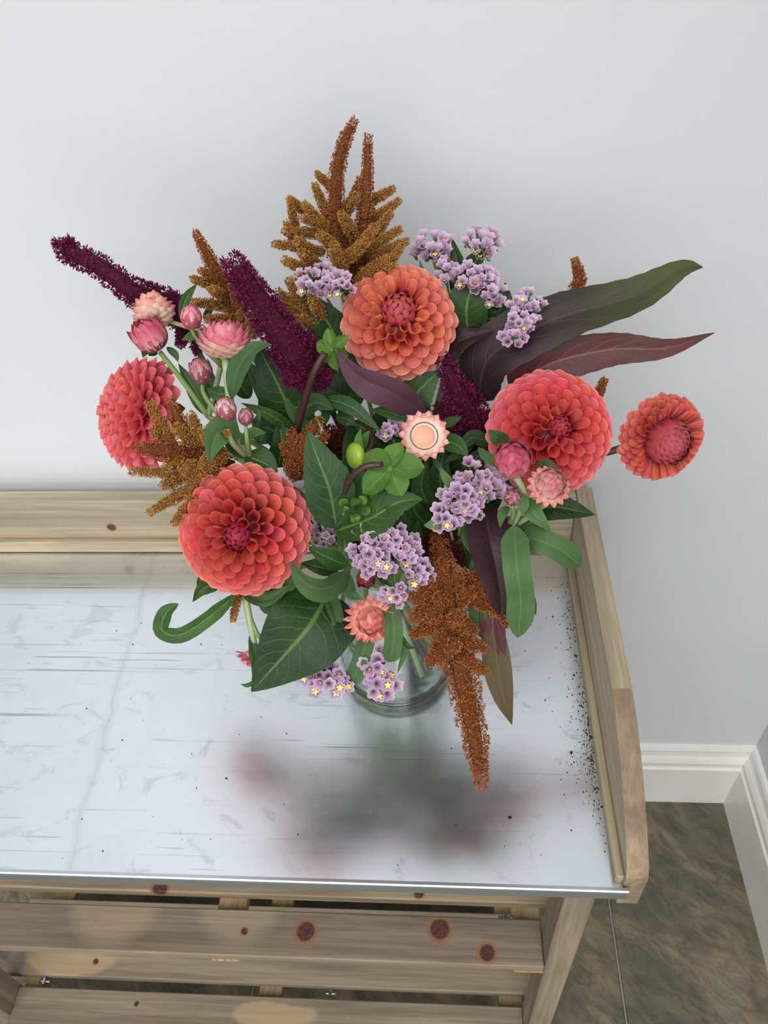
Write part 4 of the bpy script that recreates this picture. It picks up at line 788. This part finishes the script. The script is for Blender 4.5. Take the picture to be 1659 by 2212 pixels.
for k, (pts, w) in enumerate((([(785, 985, 63.3), (775, 955, 62.5), (780, 925, 62)], 22), ([(785, 995, 63), (780, 1015, 62.3), (765, 1022, 62)], 18), ([(788, 985, 63.5), (800, 1000, 63), (805, 1020, 63)], 20), ([(785, 975, 64), (790, 945, 63.5), (800, 930, 63.5)], 18))): leaf(b, pts, w, LF['sp'], .4, .5, name='sepal')
branch(b, [(785, 985, 63.5), (803, 960, 64), (795, 920, 65.5), (790, 905, 67)], ST['d'], .0018); stem_to_vase(b, P(790, 905, 67), ST['d'])
b = budstem('green dahlia calyx seen from behind beside the salmon dahlia, on a dark purple stem', (640, 930, 66))
calyx_back(b, (716, 756, 61.5), (.3, .25, -.9), 42, 6, .2); branch(b, [(702, 762, 61), (680, 800, 61.5), (660, 860, 63.5), (640, 930, 66)], ST['d'], .0028, .0032); stem_to_vase(b, P(640, 930, 66), ST['d'])

# ------------------------------------------------------------------ dark leaved and green foliage stems
def foliage(label, p, leaves, stem='g'):
    root = thing('foliage_stem', label, 'foliage', P(*p))
    for L in leaves: leaf(root, L[0], L[1], LF[L[2]], *(L[3] if len(L) > 3 else ()))
    stem_to_vase(root, P(*p), ST[stem]); return root
foliage('foliage stem with the two long dark purple leaves pointing right towards the wall corner', (1035, 880, 70), [
    ([(1032, 868, 69), (1060, 770, 66), (1200, 690, 64), (1370, 640, 63), (1470, 582, 62.5), (1518, 577, 62.5)], 138, 'bg', (.35, .30, 'long', .12, 'leaf', 30, 0, .025)),
    ([(1100, 840, 68), (1190, 785, 66), (1320, 755, 65), (1440, 752, 64.5), (1543, 719, 64)], 104, 'rd', (-.1, .25, 'long', .12, 'leaf', 30, 0, .02)),
    ([(955, 790, 68), (990, 740, 66), (1065, 714, 65)], 72, 'bk', (.6, .3, 'ov', .1)), ([(970, 760, 69), (1000, 710, 68), (1040, 700, 67)], 60, 'bk', (.2, .3, 'ov', .1))], 'd')
foliage('plum coloured leaf lying across the middle below the salmon dahlia', (930, 905, 68), [([(918, 893, 65.5), (850, 850, 63), (775, 815, 62), (727, 757, 61)], 78, 'pu', (.35, .35, 'lan', .08))], 'd')
foliage('dark purple leaf with bronze tip hanging down beside the rust tassel on the right', (1050, 1090, 69), [
    ([(1045, 1085, 66), (1060, 1170, 63.5), (1078, 1260, 63.5), (1085, 1340, 64.5)], 118, 'bk', (.3, .5, 'lan', .05)), ([(1058, 1180, 66), (1062, 1300, 66), (1070, 1420, 67), (1085, 1500, 68), (1106, 1566, 69)], 66, 'rd', (-.2, .2, 'long', .06)), ([(1066, 1320, 66.2), (1072, 1420, 66.9), (1086, 1500, 67.9), (1106, 1566, 68.9)], 62, 'br', (-.1, .2, 'lan', .05))], 'd')
foliage('glossy green leaves behind the statice at the upper right', (1000, 760, 71), [
    ([(1000, 650, 68), (992, 590, 67), (977, 515, 66.5)], 50, 'dk', (.2, .25, 'ov')), ([(1010, 720, 68), (1010, 650, 66.5), (1045, 570, 66)], 96, 'md', (.1, .2, 'ov')), ([(1060, 700, 68), (1085, 660, 67), (1092, 610, 66.5)], 54, 'dk', (0, .25, 'ov')), ([(1030, 610, 67.5), (1025, 570, 67), (1050, 545, 66.5)], 52, 'dk', (.1, .3, 'ov')), ([(1000, 720, 69), (1050, 690, 67.5), (1095, 690, 67)], 60, 'dk', (.1, .3, 'ov')), ([(1030, 860, 70), (1010, 790, 68.5), (970, 770, 68)], 50, 'md', (0, .3, 'ov')), ([(1010, 900, 70), (1020, 850, 69), (1030, 810, 68.5)], 40, 'dk')])
foliage('broad dark green leaf with pale veins pointing down left at the vase', (735, 1250, 69), [
    ([(708, 1283, 68), (670, 1350, 66.5), (610, 1420, 66.5), (543, 1494, 67)], 188, 'dk', (.1, .16, 'ov', .03)), ([(725, 1290, 69.5), (710, 1350, 69), (690, 1420, 69)], 90, 'dk', (.1, .2, 'ov')), ([(560, 1290, 68), (600, 1300, 68), (640, 1290, 68)], 60, 'md', (0, .2, 'ov'))])
foliage('deep green leaves between the thick plum tassel and the salmon dahlia', (690, 900, 70), [
    ([(745, 768, 67), (710, 700, 65.5), (660, 632, 64.5)], 84, 'dk', (-.1, .25, 'ov')), ([(665, 760, 67), (640, 710, 66.5), (612, 658, 66)], 30, 'md'), ([(745, 870, 67), (700, 840, 66), (650, 800, 66)], 90, 'dk', (.1, .2, 'ov')), ([(775, 880, 67.5), (730, 820, 66), (745, 750, 66)], 76, 'dk', (0, .2, 'ov')), ([(770, 850, 67), (758, 800, 66.5), (745, 740, 66)], 50, 'dk'), ([(640, 920, 68), (600, 830, 66), (555, 745, 65)], 110, 'dk', (.15, .2, 'ov'))])
foliage('narrow olive leaves fanning across the middle left under the plum tassel', (690, 980, 70), [
    ([(640, 940, 68), (590, 900, 66), (520, 870, 65)], 30, 'md'), ([(650, 935, 68), (600, 905, 66.5), (545, 890, 66)], 24, 'dk'), ([(640, 900, 67), (680, 870, 65.5), (722, 885, 65)], 46, 'da', (.2, .3)), ([(700, 860, 66), (760, 880, 64.5), (825, 935, 64.5)], 36, 'da', (.2, .3)), ([(725, 900, 67), (750, 905, 66), (770, 920, 66)], 30, 'da'), ([(620, 960, 68), (590, 930, 67), (560, 920, 66.5)], 60, 'dk', (0, .2, 'ov')), ([(600, 1010, 68), (610, 960, 67), (600, 900, 66.5)], 54, 'dk', (0, .2, 'ov')), ([(660, 900, 68), (650, 860, 67), (690, 820, 66.5)], 26, 'md'), ([(700, 920, 68), (705, 880, 67.5), (700, 835, 67)], 22, 'md'), ([(690, 940, 68), (640, 880, 67), (630, 830, 66.5)], 50, 'md', (.1, .3)), ([(560, 960, 68), (580, 900, 68), (560, 840, 67.5)], 60, 'md', (.2, .2, 'ov')), ([(610, 940, 69), (560, 830, 68.5), (520, 760, 68)], 34, 'st')])
foliage('dark foliage under the salmon dahlia behind the plum leaf', (870, 930, 71), [
    ([(880, 890, 68), (900, 850, 66.5), (950, 800, 66)], 92, 'md', (0, .2, 'ov', 0.05, 'leaf', 22, 0, .04)), ([(860, 870, 68), (855, 840, 67), (850, 805, 66.5)], 40, 'sp'), ([(850, 880, 68), (870, 850, 67), (910, 830, 66.5)], 50, 'md', (0, .2, 'ov')), ([(800, 940, 68), (780, 970, 66), (745, 1060, 65.5)], 100, 'dk', (.1, .2, 'ov')), ([(840, 920, 68.5), (800, 930, 67), (760, 910, 66.5)], 80, 'dk', (.1, .2, 'ov')), ([(1030, 930, 69), (1000, 970, 66), (960, 1000, 65)], 30, 'md'), ([(1060, 960, 68), (1020, 945, 66.5), (985, 985, 65.5)], 34, 'da'), ([(1050, 1000, 69), (1040, 1030, 68), (1060, 1060, 67.5)], 40, 'md')])
foliage('dark green leaf poking out right over the corner of the bench', (1120, 1120, 70), [([(1150, 1105, 66), (1200, 1095, 65), (1286, 1112, 65)], 64, 'dk', (.2, .3, 'lan', .06)), ([(1130, 1140, 67), (1150, 1180, 66.5), (1185, 1150, 66.5)], 26, 'md')])
foliage('dark green leaves filling the gap above the large right hand statice cluster', (960, 1120, 71), [
    ([(1000, 1080, 70), (1010, 1020, 68.5), (1050, 960, 68)], 56, 'dk', (.1, .25, 'ov')), ([(960, 1090, 70), (950, 1030, 68.5), (960, 970, 68)], 60, 'dk', (-.1, .25, 'ov')), ([(930, 1100, 70), (910, 1050, 68.5), (925, 990, 67.5)], 50, 'md', (.2, .25, 'ov')),
    ([(1010, 1120, 70), (1060, 1080, 69), (1085, 1030, 68.5)], 54, 'dk', (.1, .25, 'ov')), ([(980, 1150, 70), (1020, 1130, 69), (1060, 1130, 68.5)], 46, 'dk', (.1, .25)), ([(930, 1140, 70), (900, 1110, 69), (880, 1060, 68)], 50, 'dk', (.1, .25, 'ov')),
    ([(1020, 1000, 70), (1035, 960, 69), (1030, 920, 68.8)], 44, 'dk', (0, .25, 'ov')), ([(900, 1150, 70), (880, 1140, 69), (850, 1110, 68)], 40, 'md'), ([(1000, 1170, 70), (1010, 1210, 69), (1030, 1250, 69)], 44, 'md', (.1, .3)), ([(920, 1180, 70), (900, 1160, 69), (905, 1120, 68)], 40, 'dk', (.1, .3, 'ov')), ([(975, 1010, 69), (1000, 1000, 67.5), (1030, 1015, 67.5)], 30, 'md')])
# inner leaves that close the middle of the bunch
inner = []
for k in range(46):
    a = rng.random()*2*math.pi; rr = 40+150*math.sqrt(rng.random()); x0, y0 = 850+.35*rr*math.cos(a), 1090+.4*rr*math.sin(a); x1, y1 = 850+1.05*rr*math.cos(a), 1060+1.05*rr*math.sin(a)
    inner.append(([(x0, y0, 72), ((x0+x1)/2+rng.normal()*8, (y0+y1)/2-6, 69.8), (x1, y1, 68.6+rng.random()*1.2)], 34+26*rng.random(), ('dk', 'dk', 'md', 'da')[k % 4], (rng.normal()*.4, .25, 'ov' if k % 2 else 'lan')))
foliage('inner green leaves filling the heart of the bouquet above the vase mouth', (845, 1130, 72.5), inner)
